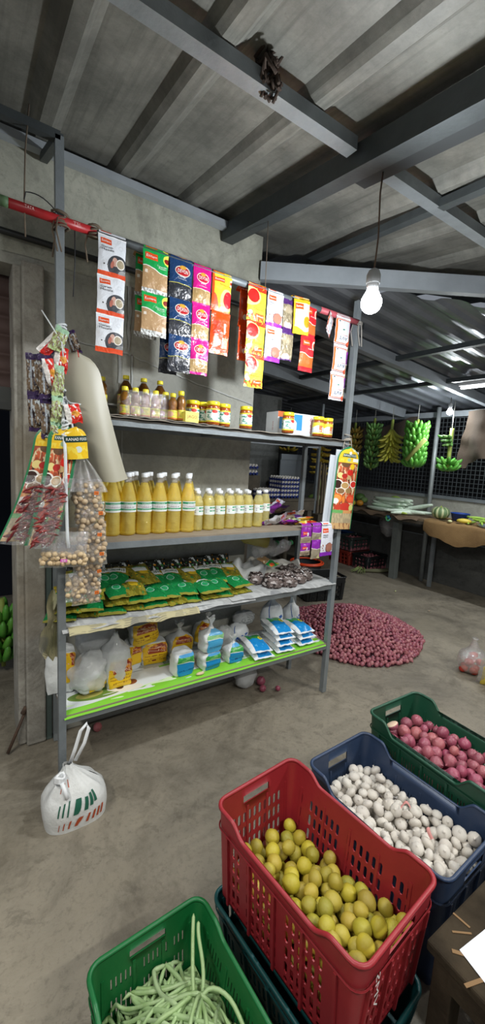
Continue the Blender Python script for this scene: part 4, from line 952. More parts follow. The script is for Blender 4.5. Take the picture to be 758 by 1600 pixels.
paper('crumpled_paper', 'smooth white paper sheet rising behind the date packets', (1.57, 2.05, .80), .22, .14, .06, 9, PAPER, (.7, .1, -.5), 'sheet')
paper('crumpled_paper', 'white paper sheet spread behind the right date packets', (1.76, 2.05, .79), .20, .12, .05, 14, PAPER, (.4, 0, -.4), 'sheet')
lying('green and orange foil packet on top of the date packets', 'east', (1.545, 1.90, .865), .10, .13, (rad(-75)+pi, 0, .4), .015, .01, 'foil_packet', 'foil packet')
# water bottles lying behind, seen between the shelves
PETG = film('clear pet', gloss=.4, bscale=20, milky=.2)
for x, y, z, rr, capm, lb_, oil in ((1.60, 2.09, .93, .045, INKG, 'empty clear bottle with green cap lying behind the white paper', 0), (1.50, 2.07, 1.0, .042, YCAP, 'yellowish bottle lying under the second shelf at the wall corner', 1), (1.74, 2.11, .92, .042, INKG, 'clear bottle lying at the right behind the white paper', 0)):
    t = thing('empty_bottle', lb_, 'bottle', (x, y, z), (0, rad(80), .2 if not oil else 2.6))
    MB().lathe([(rr*.8, -.09), (rr, -.08), (rr*.95, -.03), (rr, 0), (rr*.95, .03), (rr, .06), (rr*.6, .09), (rr*.35, .11), (rr*.35, .115)], 14).build('bottle_body', OIL2 if oil else PETG, t)
    cap(rr*.42, .016, 0).build('cap', capm, t, (0, 0, .112))
# ------------------------------------------------------------------ bottom shelf: printed sheet and flour bags
BZ = .343
FLEX = printmat('printed flex sheet', 'dfe5e6', [('w', .215, .08, 7.0, 4.6, '84cc3c'), ('e', .10, .33, .075, .13, '6d8a3a', .2), ('e', .085, .35, .04, .08, 'b0a95a'), ('e', .19, .30, .045, .11, 'e6e2d8', .3), ('e', .215, .40, .02, .07, '8a4a2a'), ('e', .175, .34, .012, .05, '5a3a26'),
    ('n', .04, .30, 7, .60, 'd8eec2'), ('r', .36, .62, .03, .03, '7cc64a'), ('r', .33, .78, .05, .14, 'b9bcb8'), ('n', .62, 1, 10, .58, 'b4b8b6'), ('r', .21, .9, .05, .12, '8f9290'), ('W', .985, 0, 0, 0, '9a9c98'), ('r', .8, .12, .38, .16, '84cc3c'), ('n', .12, .26, 9, .60, 'dfe5e6')], .35, .12, 12)
fs = MB()
def fsf(u, v):
    x = LX+.005+(RX-LX-.03)*u; y = RY-.022+(RB-RY+.02)*v
    return Vector((x, y, BZ+.0025+.0015*nz(u*18, v*4)-.014*smooth(.05, 0, v)))
fs.grid(fsf, 60, 14); fs.text('EUKIA', lambda s, t: Vector((LX+.56+.07*s, RY+.205+.026*t, BZ+.0075)), 1)
tag(fs.build('printed_sheet', [FLEX, INKG]), 'green and white printed plastic sheet covering the bottom shelf', 'sheet')
LINES = [(.10, .31, .90, .335), (.10, .24, .9, .262), (.25, .15, .75, .18)]
def facebag(name, label, c, w, d, h, face, txts, mats, seed, yaw, pitch=0., neck=.0, base='dfe2e3', cat='bag', group=None, lean=0., knotr=0., slope=0.):
    """soft block-shaped bag, its printed face towards -y, optional gathered neck"""
    t = thing(name, label, cat, c, (lean, pitch, yaw), group)
    def S(u, v, k=1.):   # u around 0..1 starting at the front-left corner, v height
        a = 2*pi*u; ca, sa = cos(a), sin(a)
        e = .38+.5*smooth(.75, 1, v)
        x = math.copysign(abs(ca)**e, ca)*w/2; y = math.copysign(abs(sa)**e, sa)*d/2
        b = 1+.06*sin(pi*min(1, v*1.1))-.05*(v < .02)
        s = 1.
        if neck: s = 1-.80*smooth(.70, 1, v)
        z = h*v*(1-(.12 if not neck else 0)*smooth(.8, 1, v)*(abs(ca)**4))+.5*slope*x*v
        return Vector((x*b*s*k+.008*nz(u*7+seed, v*4), y*b*s*k+.008*nz(u*6, v*5+seed), z+.006*nz(u*9+seed, v*7)))
    mb = MB(); mb.grid(lambda u, v: S(u, v), 28, 12)
    if neck:
        def N(u, v):
            a = 2*pi*u; r = .2*(1-.45*sin(pi*min(1, v*1.6)))+.22*v*v
            return Vector((w/2*r*cos(a)*(1+.2*sin(5*a)), d/2*r*sin(a)*1.1*(1+.25*cos(4*a)), h+neck*v+.01*sin(3*a)*v))
        mb.grid(N, 20, 6)
    else:
        top = [S(i/28, 1) for i in range(28)]; k = mb.pts(top+[sum(top, Vector())/28+Vector((0, 0, .008))])
        for i in range(28): mb.face((k+i, k+(i+1) % 28, k+28), 0)
    mb.build('bag_body', mats[0], t)
    f0, f1, g0, g1 = face
    def F(u, v, off=.0025):
        uu = .5+.25*0+ (f0+(f1-f0)*u); vv = g0+(g1-g0)*v
        # front spans u in .54 .. .96 of the section
        p = S(.54+.42*(f0+(f1-f0)*u), vv); return Vector((p.x, p.y-off, p.z))
    fb = MB(); fb.grid(lambda u, v: F(u, v), 12, 10)
    for (st, x0, y0, x1, y1, mi) in txts: fb.text(st, lambda s, q: F(x0+(x1-x0)*s, y0+(y1-y0)*q, .0040), mi)
    fb.build('printed_panel', mats[1:], t)
    return t
PLAIN = mat('white polythene bag', 'dcdfdf', .35, 0, .3, 7, 'c3c8c9', .5, 25)
CLEARW = film('cloudy polythene', gloss=.35, bscale=22, milky=.48, fill='e2e5e5')
YPAN = printmat('yellow panel with brown emblem', 'e5b81e', [('r', .52, .72, .24, .17, '9a3a1a'), ('e', .52, .92, .20, .06, '8a2f14'), ('n', .58, .95, 6, .58, 'd98a2a'), ('n', .56, .92, 9, .63, 'e2b49a'), ('r', .5, .02, .6, .01, 'c9c23a')], .35, .25, 20)
BPAN = printmat('blue green panel with yellow disc', '1c86c2', [('W', .54, .05, 4, 1.2, 'e4ecf0'), ('W', .57, .05, 4, 1.2, '3f9a48'), ('n', .60, .9, 5, .55, '74b86a'), ('W', .90, -.06, 3, .2, '5aa6dc'), ('e', .97, .55, .13, .14, 'e9d23a'), ('e', 1.0, .55, .07, .08, 'c99a1e')], .25, .35, 20)
BPANL = printmat('lighter blue green panel', '4ba3cf', [('W', .54, .05, 4, 1.2, 'e4ecf0'), ('W', .57, .05, 4, 1.2, '8fc98a'), ('n', .60, .9, 5, .55, 'a9d49a'), ('W', .86, -.12, 3, .2, '6cb0da'), ('e', .97, .55, .13, .14, 'e0cc4a'), ('e', 1.0, .55, .07, .08, 'b08a3e')], .2, .5, 20)
BRI = mat('brown print', '7a3016', .5); BLI = mat('dark blue print', '14447a', .5)
YT = [('NADAN', .30, .64, .78, .72, 2), ('FAMILY', .30, .76, .76, .84, 2), ('DOUBLE HORSE', .12, .40, .92, .45, 1), ('PREMIUM RICE', .14, .29, .9, .34, 1), ('ATTA WHEAT', .28, .17, .78, .225, 1)]
YM = [PLAIN, YPAN, BRI, mat('pale print', 'e0b49a', .5)]
YMC = [CLEARW]+YM[1:]
facebag('flour_bag', 'flour bag with yellow brown panel in clear outer bag, second from the left post', (.595, 1.93, BZ+.004), .125, .10, .150, (.18, 1.0, .02, .92), YT, [PLAIN]+YM[1:], 3, .06)
def clouded(name, label, c, r, seed, neck=.05, rot=0, m=CLEARW, amp=.12): return blob(name, label, (c[0], c[1], c[2]), r, m, seed, rot, 'bag', None, amp, 2.2, neck, .9, 30, 20)
clouded('outer_bag', 'cloudy gathered plastic around the flour bag second from left', (.585, 1.93, BZ+.001), (.078, .065, .13), 5, .02)
clouded('outer_bag', 'big cloudy white bag bulging beside the left front post', (.46, 1.93, BZ+.003), (.098, .08, .10), 11, .0, .4, amp=.28)
facebag('flour_bag', 'tipped flour bag with yellow corner inside the big cloudy bag', (.465, 1.925, BZ+.02), .13, .09, .11, (.45, 1.0, .02, .55), [], [PLAIN, YPAN], 6, .2)
facebag('flour_bag', 'white flour bag with red yellow panel sticking out left of the post', (.345, 2.0, BZ+.01), .125, .11, .205, (.52, 1.0, .25, .98), YT[:2], YM, 8, -.15)
clouded('outer_bag', 'cloudy upper bag between the big bag and the shelf above', (.52, 2.04, BZ+.12), (.10, .07, .10), 21, .0)
facebag('flour_bag', 'lower flour bag of the stacked yellow pair in the middle left', (.835, 2.07, BZ+.004), .145, .10, .125, (.22, 1.0, .0, .95), YT, YM, 10, -.08)
facebag('flour_bag', 'upper tilted flour bag of the stacked yellow pair', (.775, 2.05, BZ+.148), .140, .09, .135, (.14, .95, .0, 1.0), YT, YM, 12, -.05, -.14, lean=.25)
facebag('flour_bag', 'narrow yellow flour bag squeezed left of the stacked pair', (.715, 2.06, BZ+.004), .07, .09, .14, (.1, 1.0, .2, .95), YT[:1], YM, 14, .2)
facebag('flour_bag', 'clear tied flour bag with yellow emblem behind the single blue packet', (.995, 2.06, BZ+.004), .135, .10, .150, (.2, .85, .3, .85), YT[:2], [CLEARW]+YM[1:], 16, .0, 0, .05)
blob('white_rice', 'white rice mass inside the clear tied bag with yellow emblem', (.995, 2.06, BZ+.004), (.058, .042, .075), mat('rice grains', 'dfe0da', .8), 3, 0, 'rice', None, .05, 2, 0, .9)
facebag('flour_bag', 'tied flour bag with orange brown panel half behind the blue stack', (1.145, 2.07, BZ+.05), .11, .10, .14, (.0, .8, .1, .9), YT[:2], YM, 18, -.3, .2, .05)
BT = [('Double Refined', .12, .20, .9, .27, 1)]
BM = [PLAIN, BPAN, BLI]
facebag('salt_packet', 'single square packet with blue green front, leftmost of the blue ones', (.925, 1.875, BZ+.005), .110, .085, .128, (.28, 1.02, .0, .93), BT, BM, 20, .05)
facebag('salt_packet', 'lower packet of the two-high blue green stack', (1.085, 1.865, BZ+.005), .112, .085, .095, (.30, 1.02, .0, .98), BT, BM, 22, .06)
facebag('salt_packet', 'upper clear-wrapped packet of the two-high blue green stack', (1.090, 1.865, BZ+.105), .118, .085, .130, (.34, 1.02, .0, .93), BT, [PLAIN, BPANL, BLI], 24, .06, 0, .05)
facebag('salt_packet', 'peaked packet with blue green front right of the two-high stack', (1.245, 1.868, BZ+.005), .105, .08, .105, (.22, 1.02, .0, .97), BT, BM, 26, .04, 0, .035)
clouded('outer_bag', 'crumpled clear bag behind the peaked blue packet', (1.27, 2.02, BZ+.003), (.07, .06, .075), 27, .0)
FPAN = printmat('flat packet print', 'e4e8ea', [('r', .54, .5, .36, .44, '1f8ad0'), ('W', .60, .06, 5, .6, '3aa04e'), ('n', .6, .95, 5, .56, '2f8a44'), ('r', .10, .5, .10, .6, 'e4e8ea'), ('r', .97, .5, .06, .6, 'e4e8ea'), ('W', .93, .0, 0, 0, 'e4e8ea'), ('w', .06, 0, 0, 0, 'e4e8ea'), ('e', .80, .62, .10, .10, 'e6d63a'), ('e', .80, .62, .05, .05, '8a8a3a'), ('e', .40, .85, .15, .05, '5aaade'), ('n', .15, .4, 6, .6, '57aee6')], .22, .5, 22)
FSIDE = mat('flat packet back', 'dfe3e6', .35, 0, 0, bump=.4, bscale=25)
def flatm(seed):
    P = pouch_fn(.135, .20, .045, .05, seed, .007); mb = MB(); mb.grid(lambda u, v: P(u, v, -1), 14, 18, 0); mb.grid(lambda u, v: P(u, v, 1), 14, 18, 1, True)
    mb.grid(lambda u, v: P(.3+.5*u, .055+.03*v, 1)+Vector((0, .001, 0)), 6, 2, 2); return mb.mesh('flat_packet', [FPAN, FSIDE, mat('blue band', '2a6fc0', .4)])
FM = [flatm(i*2.7) for i in range(4)]
g = 'flat blue green packets stacked at the right end'
def flat(label, me, x, y, z, yaw, rx=.10): return pouch_at(label, me, (x, y, z), rx, yaw, 'flour_packet', g)
for nm, x, y, zs, yaw in (('left', 1.425, 1.965, (.030, .072), -.12), ('middle', 1.60, 1.975, (.030, .070, .112, .150), -.10), ('right', 1.775, 1.99, (.030, .072, .112), -.04)):
    for i, z in enumerate(zs):
        pos = 'topmost' if i == len(zs)-1 else ('lowest' if i == 0 else ('second lowest' if i == 1 else 'third from below'))
        flat('%s flat blue packet in the %s stack at the shelf right end' % (pos, nm), FM[(i+int(x*10)) % 4], x+U(-.006, .006)-.003*i, y+.004*i, BZ+z, yaw+U(-.04, .04), .06+.02*i)
SUG = printmat('white bag blue print', 'dbdfe2', [('r', .76, .42, .10, .12, '2c58a8', .3), ('n', .25, .6, 16, .50, 'dbdfe2'), ('r', .63, .5, .008, .35, '3a62a8', .15)], .35, .5, 16)
def wbag(name, label, c, r, seed, neck, rot, m=SUG): return blob(name, label, c, r, m, seed, rot, 'bag', 'white bags with blue print behind the flat packets', .10, 2., neck, .85, 30, 20)
wbag('sugar_bag', 'white bag lying low behind the left flat stack, blue lettering', (1.40, 2.06, BZ+.004), (.085, .06, .065), 2, .0, .2)
wbag('sugar_bag', 'tall white bag with blue edge lines in the middle back', (1.66, 2.05, BZ+.03), (.085, .065, .115), 7, .02, .1)
wbag('sugar_bag', 'tied white bag with blue mark nearest the right post', (1.84, 2.06, BZ+.02), (.07, .06, .095), 12, .04, .3)
blob('wrapped_bundle', 'bundle of folded newspaper at the wall behind the white bags', (1.46, 2.09, BZ+.10), (.08, .05, .05), NEWS, 4, 0, 'bundle', None, .2, 3, 0, .7)
for x, s_ in ((1.10, .35), (.0, 0)):
    if s_: tag(MB().ball((0, 0, 0), .016, 0, 10, 6, (1.6, .7, .5)).build('bread_piece', mat('bread crust', 'd8c2a0', .8), None, (1.0, 1.80, BZ+.012)), 'small pale crumb lying by the single blue packet', 'crumb')
# ------------------------------------------------------------------ crates
def crate(name, label, w, l, h, color, loc, yaw=0., rows=((.50, .64), (.28, .42), (.08, .20)), slot=.010, gap=.010, dip=.035, inner=None, ribs=True, cat='crate', group=None, handle=True, dark='2b2b2b', hfrac=.72, boost=0.):
    """stackable slatted crate: w along x, l along y, floor at z=0, one part for the slatted box, one for the rim"""
    m = mat('crate '+color, color, .42, 0, .35, 9, color2=None, bump=.08, bscale=50)
    t = thing(name, label, cat, loc, (0, 0, yaw), group)
    R = .035; seg_ = []; tap = .022
    # perimeter as a list of segments (kind, length)
    W2, L2 = w/2, l/2
    pts = []          # (x,y,nx,ny,side,local t)
    def arc(cx, cy, a0, k=5): return [(cx+R*cos(a0+pi/2*i/k), cy+R*sin(a0+pi/2*i/k), cos(a0+pi/2*i/k), sin(a0+pi/2*i/k), None, 0) for i in range(k+1)]
    hs = []
    def side(p0, p1, nrm, kind):
        L = math.dist(p0, p1); n = int((L-.03)/(slot+gap)); s0 = (L-n*(slot+gap)+gap)/2; out = []
        for i in range(n):
            grp = kind == 's' and i in (n//2-1 if n % 2 else n//2-1, n//2) and False
            for e in (0, slot): d = s0+i*(slot+gap)+e; out.append((p0[0]+(p1[0]-p0[0])*d/L, p0[1]+(p1[1]-p0[1])*d/L, nrm[0], nrm[1], kind+('H' if e == 0 and not (n > 14 and i % 7 == 3) else ''), d/L))
        return out
    pts += side((-W2+R, -L2), (W2-R, -L2), (0, -1), 's'); pts += arc(W2-R, -L2+R, -pi/2)
    pts += side((W2, -L2+R), (W2, L2-R), (1, 0), 'l'); pts += arc(W2-R, L2-R, 0)
    pts += side((W2-R, L2), (-W2+R, L2), (0, 1), 's'); pts += arc(-W2+R, L2-R, pi/2)
    pts += side((-W2, L2-R), (-W2, -L2+R), (-1, 0), 'l'); pts += arc(-W2+R, -L2+R, pi)
    N = len(pts)
    def top(p):
        if p[4] and p[4][0] == 'l': q = min(p[5], 1-p[5]); return h-dip*smooth(.10, .22, q)
        return h
    zc = [0.]
    for a, b in sorted(rows): zc += [a*h/.72*hfrac, b*h/.72*hfrac]
    zh0, zh1 = h*.80, h*.88; zc += [zh0, zh1]
    hole_rows = {1+2*i for i in range(len(rows))}
    K = len(zc)+1; mb = MB(); th = .004
    def pos(i, k, o):
        x, y, nx, ny, _, _ = pts[i % N]; z = zc[k] if k < K-1 else top(pts[i % N])-.004
        f = 1-z/h; return (x-nx*(tap*f+o), y-ny*(tap*f+o), z)
    base = len(mb.v)
    for o in (0, th):
        for k in range(K):
            for i in range(N): mb.v.append(pos(i, k, o))
    def vi(i, k, o): return base+(o*K+k)*N+(i % N)
    for i in range(N):
        kd = pts[i][4]
        for k in range(K-1):
            hole = kd and kd.endswith('H') and k in hole_rows and (pts[(i+1) % N][4] or '').startswith(kd[0])
            isS = handle and k == K-3 and kd and kd[0] == 's' and .30 < pts[i][5] < .70 and pts[(i+1) % N][4]
            if isS:
                for o, fl_ in ((0, 0), (1, 1)): pass
                q = [vi(i, k, 0), vi(i+1, k, 0), vi(i+1, k+1, 0), vi(i, k+1, 0)]; r_ = [vi(i, k, 1), vi(i+1, k, 1), vi(i+1, k+1, 1), vi(i, k+1, 1)]
                mb.face((q[0], r_[0], r_[1], q[1]), 0, None, False); mb.face((q[3], q[2], r_[2], r_[3]), 0, None, False); continue
            if hole:
                # pill-shaped opening: octagon inside the cell
                O = []
                for o in (0, 1):
                    c = [Vector(mb.v[vi(a, b, o)]) for a, b in ((i, k), (i+1, k), (i+1, k+1), (i, k+1))]
                    hu = (c[1]-c[0]).length; hv = (c[3]-c[0]).length; e = min(.45, .38*hu/hv)
                    def P(a, b): return c[0].lerp(c[1], a).lerp(c[3].lerp(c[2], a), b)
                    oc = [P(.30, 0), P(.70, 0), P(1, e), P(1, 1-e), P(.70, 1), P(.30, 1), P(0, 1-e), P(0, e)]
                    s_ = mb.pts(oc); O.append(s_); cc = [vi(i, k, o), vi(i+1, k, o), vi(i+1, k+1, o), vi(i, k+1, o)]
                    for tri in ((cc[0], s_, s_+7), (cc[1], s_+2, s_+1), (cc[2], s_+4, s_+3), (cc[3], s_+6, s_+5)): mb.face(tri if o == 0 else tri[::-1], 0, None, False)
                for j in range(8): mb.face((O[0]+j, O[0]+(j+1) % 8, O[1]+(j+1) % 8, O[1]+j), 0, None, False)
                continue
            mb.face((vi(i, k, 0), vi(i+1, k, 0), vi(i+1, k+1, 0), vi(i, k+1, 0)), 0); mb.face((vi(i, k, 1), vi(i, k+1, 1), vi(i+1, k+1, 1), vi(i+1, k, 1)), 0)
    # bottom slab
    c0 = mb.pts([(0, 0, .003)]);
    for i in range(N): mb.face((vi(i, 0, 0), c0, vi(i+1, 0, 0)), 0, None, False)
    # outer vertical ribs
    if ribs:
        for kind, cnt in (('s', 3), ('l', 4)):
            for sgn in (-1, 1):
                for j in range(cnt+1):
                    q = -.5+(.12+.76*j/cnt)
                    if kind == 's': a = (q*w, sgn*(L2-tap), .0); b = (q*w, sgn*(L2-.004), h*.76); wd, dp = .008, .014
                    else: a = (sgn*(W2-tap), q*l, .0); b = (sgn*(W2-.004), q*l, h*.76); wd, dp = .008, .014
                    mb.bar(a, b, wd if kind == 's' else dp, dp if kind == 's' else wd, 0, (0, 1, 0))
    mb.build('slatted_box', m, t)
    rm = MB()
    def ring(zf, o0, o1, hh, both=True):
        k = len(rm.v)
        for i in range(N):
            x, y, nx, ny, _, _ = pts[i]; z = zf(pts[i])
            rm.v += [(x+nx*o0, y+ny*o0, z), (x+nx*(o0+.003), y+ny*(o0+.003), z+hh), (x+nx*(o1-.003), y+ny*(o1-.003), z+hh), (x+nx*o1, y+ny*o1, z), (x+nx*o1, y+ny*o1, z-hh), (x+nx*o0, y+ny*o0, z-hh)]
        for i in range(N):
            a = k+i*6; b = k+((i+1) % N)*6
            for j in range(6): rm.face((a+j, a+(j+1) % 6, b+(j+1) % 6, b+j)[::-1], 0, None, True)
    ring(lambda p: top(p)-.005, -.006, .006, .004)
    rm.build('rim', m, t)
    if ribs:
        r2 = MB(); rm_ = rm; 
        rm = r2; ring(lambda p: h*.77, -.003, .0015, .002)
        r2.build('outer_band', m, t)
    return t
RC = crate('plastic_crate', 'red slatted plastic crate full of yellow green lemons', .335, .525, .315, '9c2a32', (.795, .705, .148), rad(5.5), rows=((.585, .70), (.43, .545), (.275, .39), (.12, .235), (.03, .09)), slot=.0115, gap=.0105, dip=.03)
crate('plastic_crate', 'dark teal plastic crate standing under the red lemon crate', .33, .52, .145, '0f4a4c', (.790, .700, .0), rad(5), rows=((.2, .5),), dip=0.0, handle=False)
BC = crate('plastic_crate', 'blue grey plastic crate heaped with white garlic bulbs', .345, .535, .385, '2e3f5c', (1.222, .745, .0), rad(2.5), rows=((.58, .68), (.36, .5), (.12, .3)), slot=.0035, gap=.0075, dip=.045)
GC = crate('plastic_crate', 'dark green plastic crate full of red onions', .34, .53, .30, '1d4f3a', (1.585, .775, .15), rad(-1), rows=((.5, .66), (.26, .42), (.05, .2)), slot=.0035, gap=.0075, dip=.045)
crate('plastic_crate', 'second dark green crate underneath the onion crate', .335, .525, .147, '1b4a36', (1.585, .775, .0), rad(-1), rows=((.2, .5),), dip=0, handle=False)
GB = crate('plastic_crate', 'bright green plastic crate full of long green beans', .32, .50, .26, '136a36', (.375, .628, .0), rad(2), rows=((.60, .72), (.3, .5), (.05, .2)), slot=.004, gap=.0085, dip=.02)
lt_ = MB(); lt_.text('VMS', lambda s, t: Vector((-.112+.016*t, -.2655+.0, .17+.09*s)), 0)
lt_.build('lettering', INKW, RC)

def pack(n, r, bx, by, z0, target, tries=14, rj=.12, seed=1, wall=None):
    """drop balls one by one; each rests on floor or on earlier balls; keep below target height"""
    random.seed(seed); P = []; cell = {}; g = r*2.3; out = []
    def rest(x, y, rr):
        z = z0+rr; cx_, cy_ = int(x/g), int(y/g)
        for i in (-1, 0, 1):
            for j in (-1, 0, 1):
                for q in cell.get((cx_+i, cy_+j), ()):
                    s = (rr+q[3])*.94; d2 = (x-q[0])**2+(y-q[1])**2
                    if d2 < s*s: z = max(z, q[2]+sqrt(s*s-d2))
        return z
    fails = 0
    while len(P) < n and fails < 60:
        best = None; rr = r*U(1-rj, 1+rj)
        for _ in range(tries):
            x = U(bx[0]+rr, bx[1]-rr); y = U(by[0]+rr, by[1]-rr)
            if wall and not wall(x, y): continue
            z = rest(x, y, rr); sc_ = z-target(x, y)
            if best is None or sc_ < best[0]: best = (sc_, x, y, z)
        if best is None or best[0] > 0: fails += 1; continue
        q = (best[1], best[2], best[3], rr); P.append(q); cell.setdefault((int(q[0]/g), int(q[1]/g)), []).append(q)
    return P
def placed(parent_yaw, loc, P, lp=(0, 0)):
    c, s = cos(parent_yaw), sin(parent_yaw)
    return [(loc[0]+x*c-y*s, loc[1]+x*s+y*c, z, r) for x, y, z, r in P]
def upper(P, n):   # the n balls that show most: nearest to the heap's surface
    def depth(q): return sum(1 for p in P if p[2] > q[2]+q[3]*.9 and (p[0]-q[0])**2+(p[1]-q[1])**2 < (1.6*q[3])**2)
    return sorted(P, key=lambda q: (depth(q), -q[2]))[:n]

# lemons
def ranm(name, cols, rough=.4, bump=.2, bscale=60, streak=None, spec=.5):
    """colour chosen per object among a few, with soft blotches"""
    t = NT(name); v = t.coord(); r = t.n('ObjectInfo').outputs['Random']
    cr = t.n('ValToRGB'); cr.color_ramp.interpolation = 'LINEAR'; e = cr.color_ramp.elements
    while len(e) < len(cols): e.new(.5)
    for i, c in enumerate(cols): e[i].position = i/(len(cols)-1); e[i].color = srgb(c)
    t.t.links.new(r, cr.inputs[0]); cr2 = t.n('ValToRGB'); e2 = cr2.color_ramp.elements
    while len(e2) < len(cols): e2.new(.5)
    for i, c in enumerate(cols[1:]+cols[:1]): e2[i].position = i/(len(cols)-1); e2[i].color = srgb(c)
    t.t.links.new(r, cr2.inputs[0])
    c = t.mix(t.ramp(t.noise(v, 28, 4, .6), .4, .68, 0, .75), cr.outputs[0], cr2.outputs[0])
    if streak:
        mp = t.n('Mapping'); t.t.links.new(v, mp.inputs[0]); mp.inputs['Scale'].default_value = (1, 1, .12)
        c = t.mix(t.ramp(t.noise(mp.outputs[0], streak[1], 3, .6), .45, .65, 0, streak[2]), c, srgb(streak[0]))
    return t.done(t.bsdf(c, rough, 0, t.bump(t.noise(v, bscale, 4, .6), bump, .003), spec))
LEM = ranm('lemon skin', ['b8ac38', 'c8b83a', '8c9430', 'a88a38', 'c2b844', '94803a', 'b4a634'], .42, .25, 130)
def lemon_mesh(i):
    mb = MB(); R = 1.
    pr = [(.02, -1.06), (.10, -1.04), (.20, -.97), (.52, -.84), (.83, -.50), (.97, -.05), (.93, .35), (.70, .70), (.36, .90), (.12, .97), (.02, 1.0)]
    mb.lathe(pr, 14, 0, mod=lambda a, t: 1+.03*sin(2*a+i)+.02*sin(5*a+i*2)*sin(pi*t)); return mb.mesh('lemon', LEM)
LMs = [lemon_mesh(i) for i in range(3)]
def scatter(name, label, cat, group, meshes, P, zf=(1, 1, 1.1), lay_=True, seed=2, first=None):
    random.seed(seed)
    for i, (x, y, z, r) in enumerate(P):
        o = obj(name, meshes[i % len(meshes)], None, (x, y, z), (U(0, 3.1), U(0, 3.1), U(0, 6.2)) if lay_ else (U(-.9, .9), U(-.9, .9), U(0, 6.2)))
        o.scale = (r*zf[0], r*zf[1], r*zf[2]); tag(o, label, cat, group)
P = pack(560, .0215, (-.140, .140), (-.235, .235), .012, lambda x, y: .12+.045*smooth(.2, -.24, y)+.01*nz(x*8, y*8)+.016*smooth(.12, -.1, x), 16, .14, 3)
P = upper(P, 296)
scatter('lemon', 'yellow green lemon in the heap inside the red crate', 'lemon', 'lemons in the red crate', LMs, placed(rad(5.5), (.795, .705), [(x, y, z+.150, r) for x, y, z, r in P]), (1.06, 1.06, 1.14))
# garlic
GAR = ranm('garlic skin', ['cfcbc0', 'd8d4ca', 'c4bfb6', 'd3cdc0'], .6, .3, 90, ('b9aeb2', 30, .5))
def garlic_mesh(i):
    mb = MB(); pr = [(.02, -.78), (.30, -.80), (.72, -.66), (.98, -.25), (1.0, .05), (.82, .38), (.48, .60), (.26, .66), (.17, .72), (.13, .80+.06*i), (.03, .82+.06*i)]
    mb.lathe(pr, 20, 0, mod=lambda a, t: 1+(.07*abs(sin(3.5*a+i))+.03*sin(a*2))*sin(pi*min(1, t*1.25)))
    return mb.mesh('garlic', GAR)
P = pack(900, .0182, (-.152, .152), (-.245, .245), .24, lambda x, y: .288+.02*smooth(.0, -.2, y)+.018*smooth(0, .2, -x)-.012*smooth(.1, .25, y)+.012*nz(x*9, y*9), 14, .18, 4)
P = upper(P, 298)
scatter('garlic_bulb', 'white garlic bulb in the heap inside the blue crate', 'garlic', 'garlic bulbs in the blue crate', [garlic_mesh(i) for i in range(3)], placed(rad(2.5), (1.222, .745), P), (1.08, 1.08, 1.0), False)
gk = placed(rad(2.5), (1.222, .745), [(.03, -.02, .318, .01), (.0, -.13, .325, .01)])
for (x, y, z, r), lb_ in zip(gk, ('pink garlic skin flake lying on the garlic near the far side', 'pink garlic skin flake lying on the garlic towards the near side')):
    mb = MB(); mb.grid(lambda u, v: Vector(((u-.5)*.012+.008*sin(v*3), (v-.5)*.032, .006*sin(u*3)+.012*sin(v*4))), 4, 6); tag(mb.build('garlic_skin', mat('pink skin', 'c98a86', .7), None, (x, y, z), (0, .2, U(0, 3))), lb_, 'skin')
# the bed the garlic lies on is the crate's raised filling of more garlic
def bed(name, label, w, l, z, loc, yaw, m, r, cat, seed, zb=.01):
    random.seed(seed); mb = MB()
    mb.box((-w/2, -l/2, zb), (w/2, l/2, z-r*.6)); y = -l/2+r
    while y < l/2-r*.5:
        x = -w/2+r
        while x < w/2-r*.5: mb.ball((x+U(-.3, .3)*r, y+U(-.3, .3)*r, z-r*.7), r, 0, 8, 5); x += r*1.9
        y += r*1.9
    o = mb.build(name, m, None, (loc[0], loc[1], 0), (0, 0, yaw)); return tag(o, label, cat, None, 'stuff')
bed('garlic_filling', 'lower layers of garlic buried under the bulbs in the blue crate', .285, .47, .243, (1.222, .745), rad(2.5), GAR, .02, 'garlic', 1)
# onions
ONI = ranm('red onion skin', ['8e3456', 'a04a62', '6f2446', '9c5a5e', '87305a', 'b06a66'], .28, .2, 60, ('c58a8c', 14, .35))
def onion_mesh(i):
    mb = MB(); pr = [(.02, -.98), (.08, -.97), (.14, -.92), (.50, -.82), (.88, -.45), (1.0, .0), (.93, .38), (.62, .72), (.26, .92), (.12, 1.08), (.09, 1.22), (.02, 1.25)]
    mb.lathe(pr, 16, 0, mod=lambda a, t: 1+.03*sin(2*a+i)+.012*sin(7*a)); return mb.mesh('onion', ONI)
ONm = [onion_mesh(i) for i in range(3)]
P = pack(500, .0222, (-.15, .15), (-.243, .243), .29, lambda x, y: .372-.012*smooth(.1, .25, y)+.012*nz(x*7, y*7)+.012*smooth(.05, -.2, y), 14, .22, 5)
P = upper(P, 240); PO = placed(rad(-1), (1.585, .775), P)
scatter('onion', 'red onion in the heap inside the dark green crate', 'onion', 'red onions in the dark green crate', ONm, PO, (1.06, 1.06, 1.0))
bed('onion_filling', 'lower layers of onions buried in the dark green crate', .285, .47, .293, (1.585, .775), rad(-1), ONI, .025, 'onion', 2, .16)
cut = thing('cut_onion', 'pale cut onion half lying at the upper left corner of the onion crate', 'onion', (1.487, .965, .405), (-.5, -.25, 0))
MB().lathe([(.004, -.02), (.02, -.014), (.0265, 0), (.0262, .003)], 18).build('onion_skin', ONI, cut)
MB().lathe([(.026, .0035), (.024, .0055), (.006, .0062), (.001, .0062)], 18).build('cut_face', mat('onion flesh', 'e6c9b0', .4), cut)
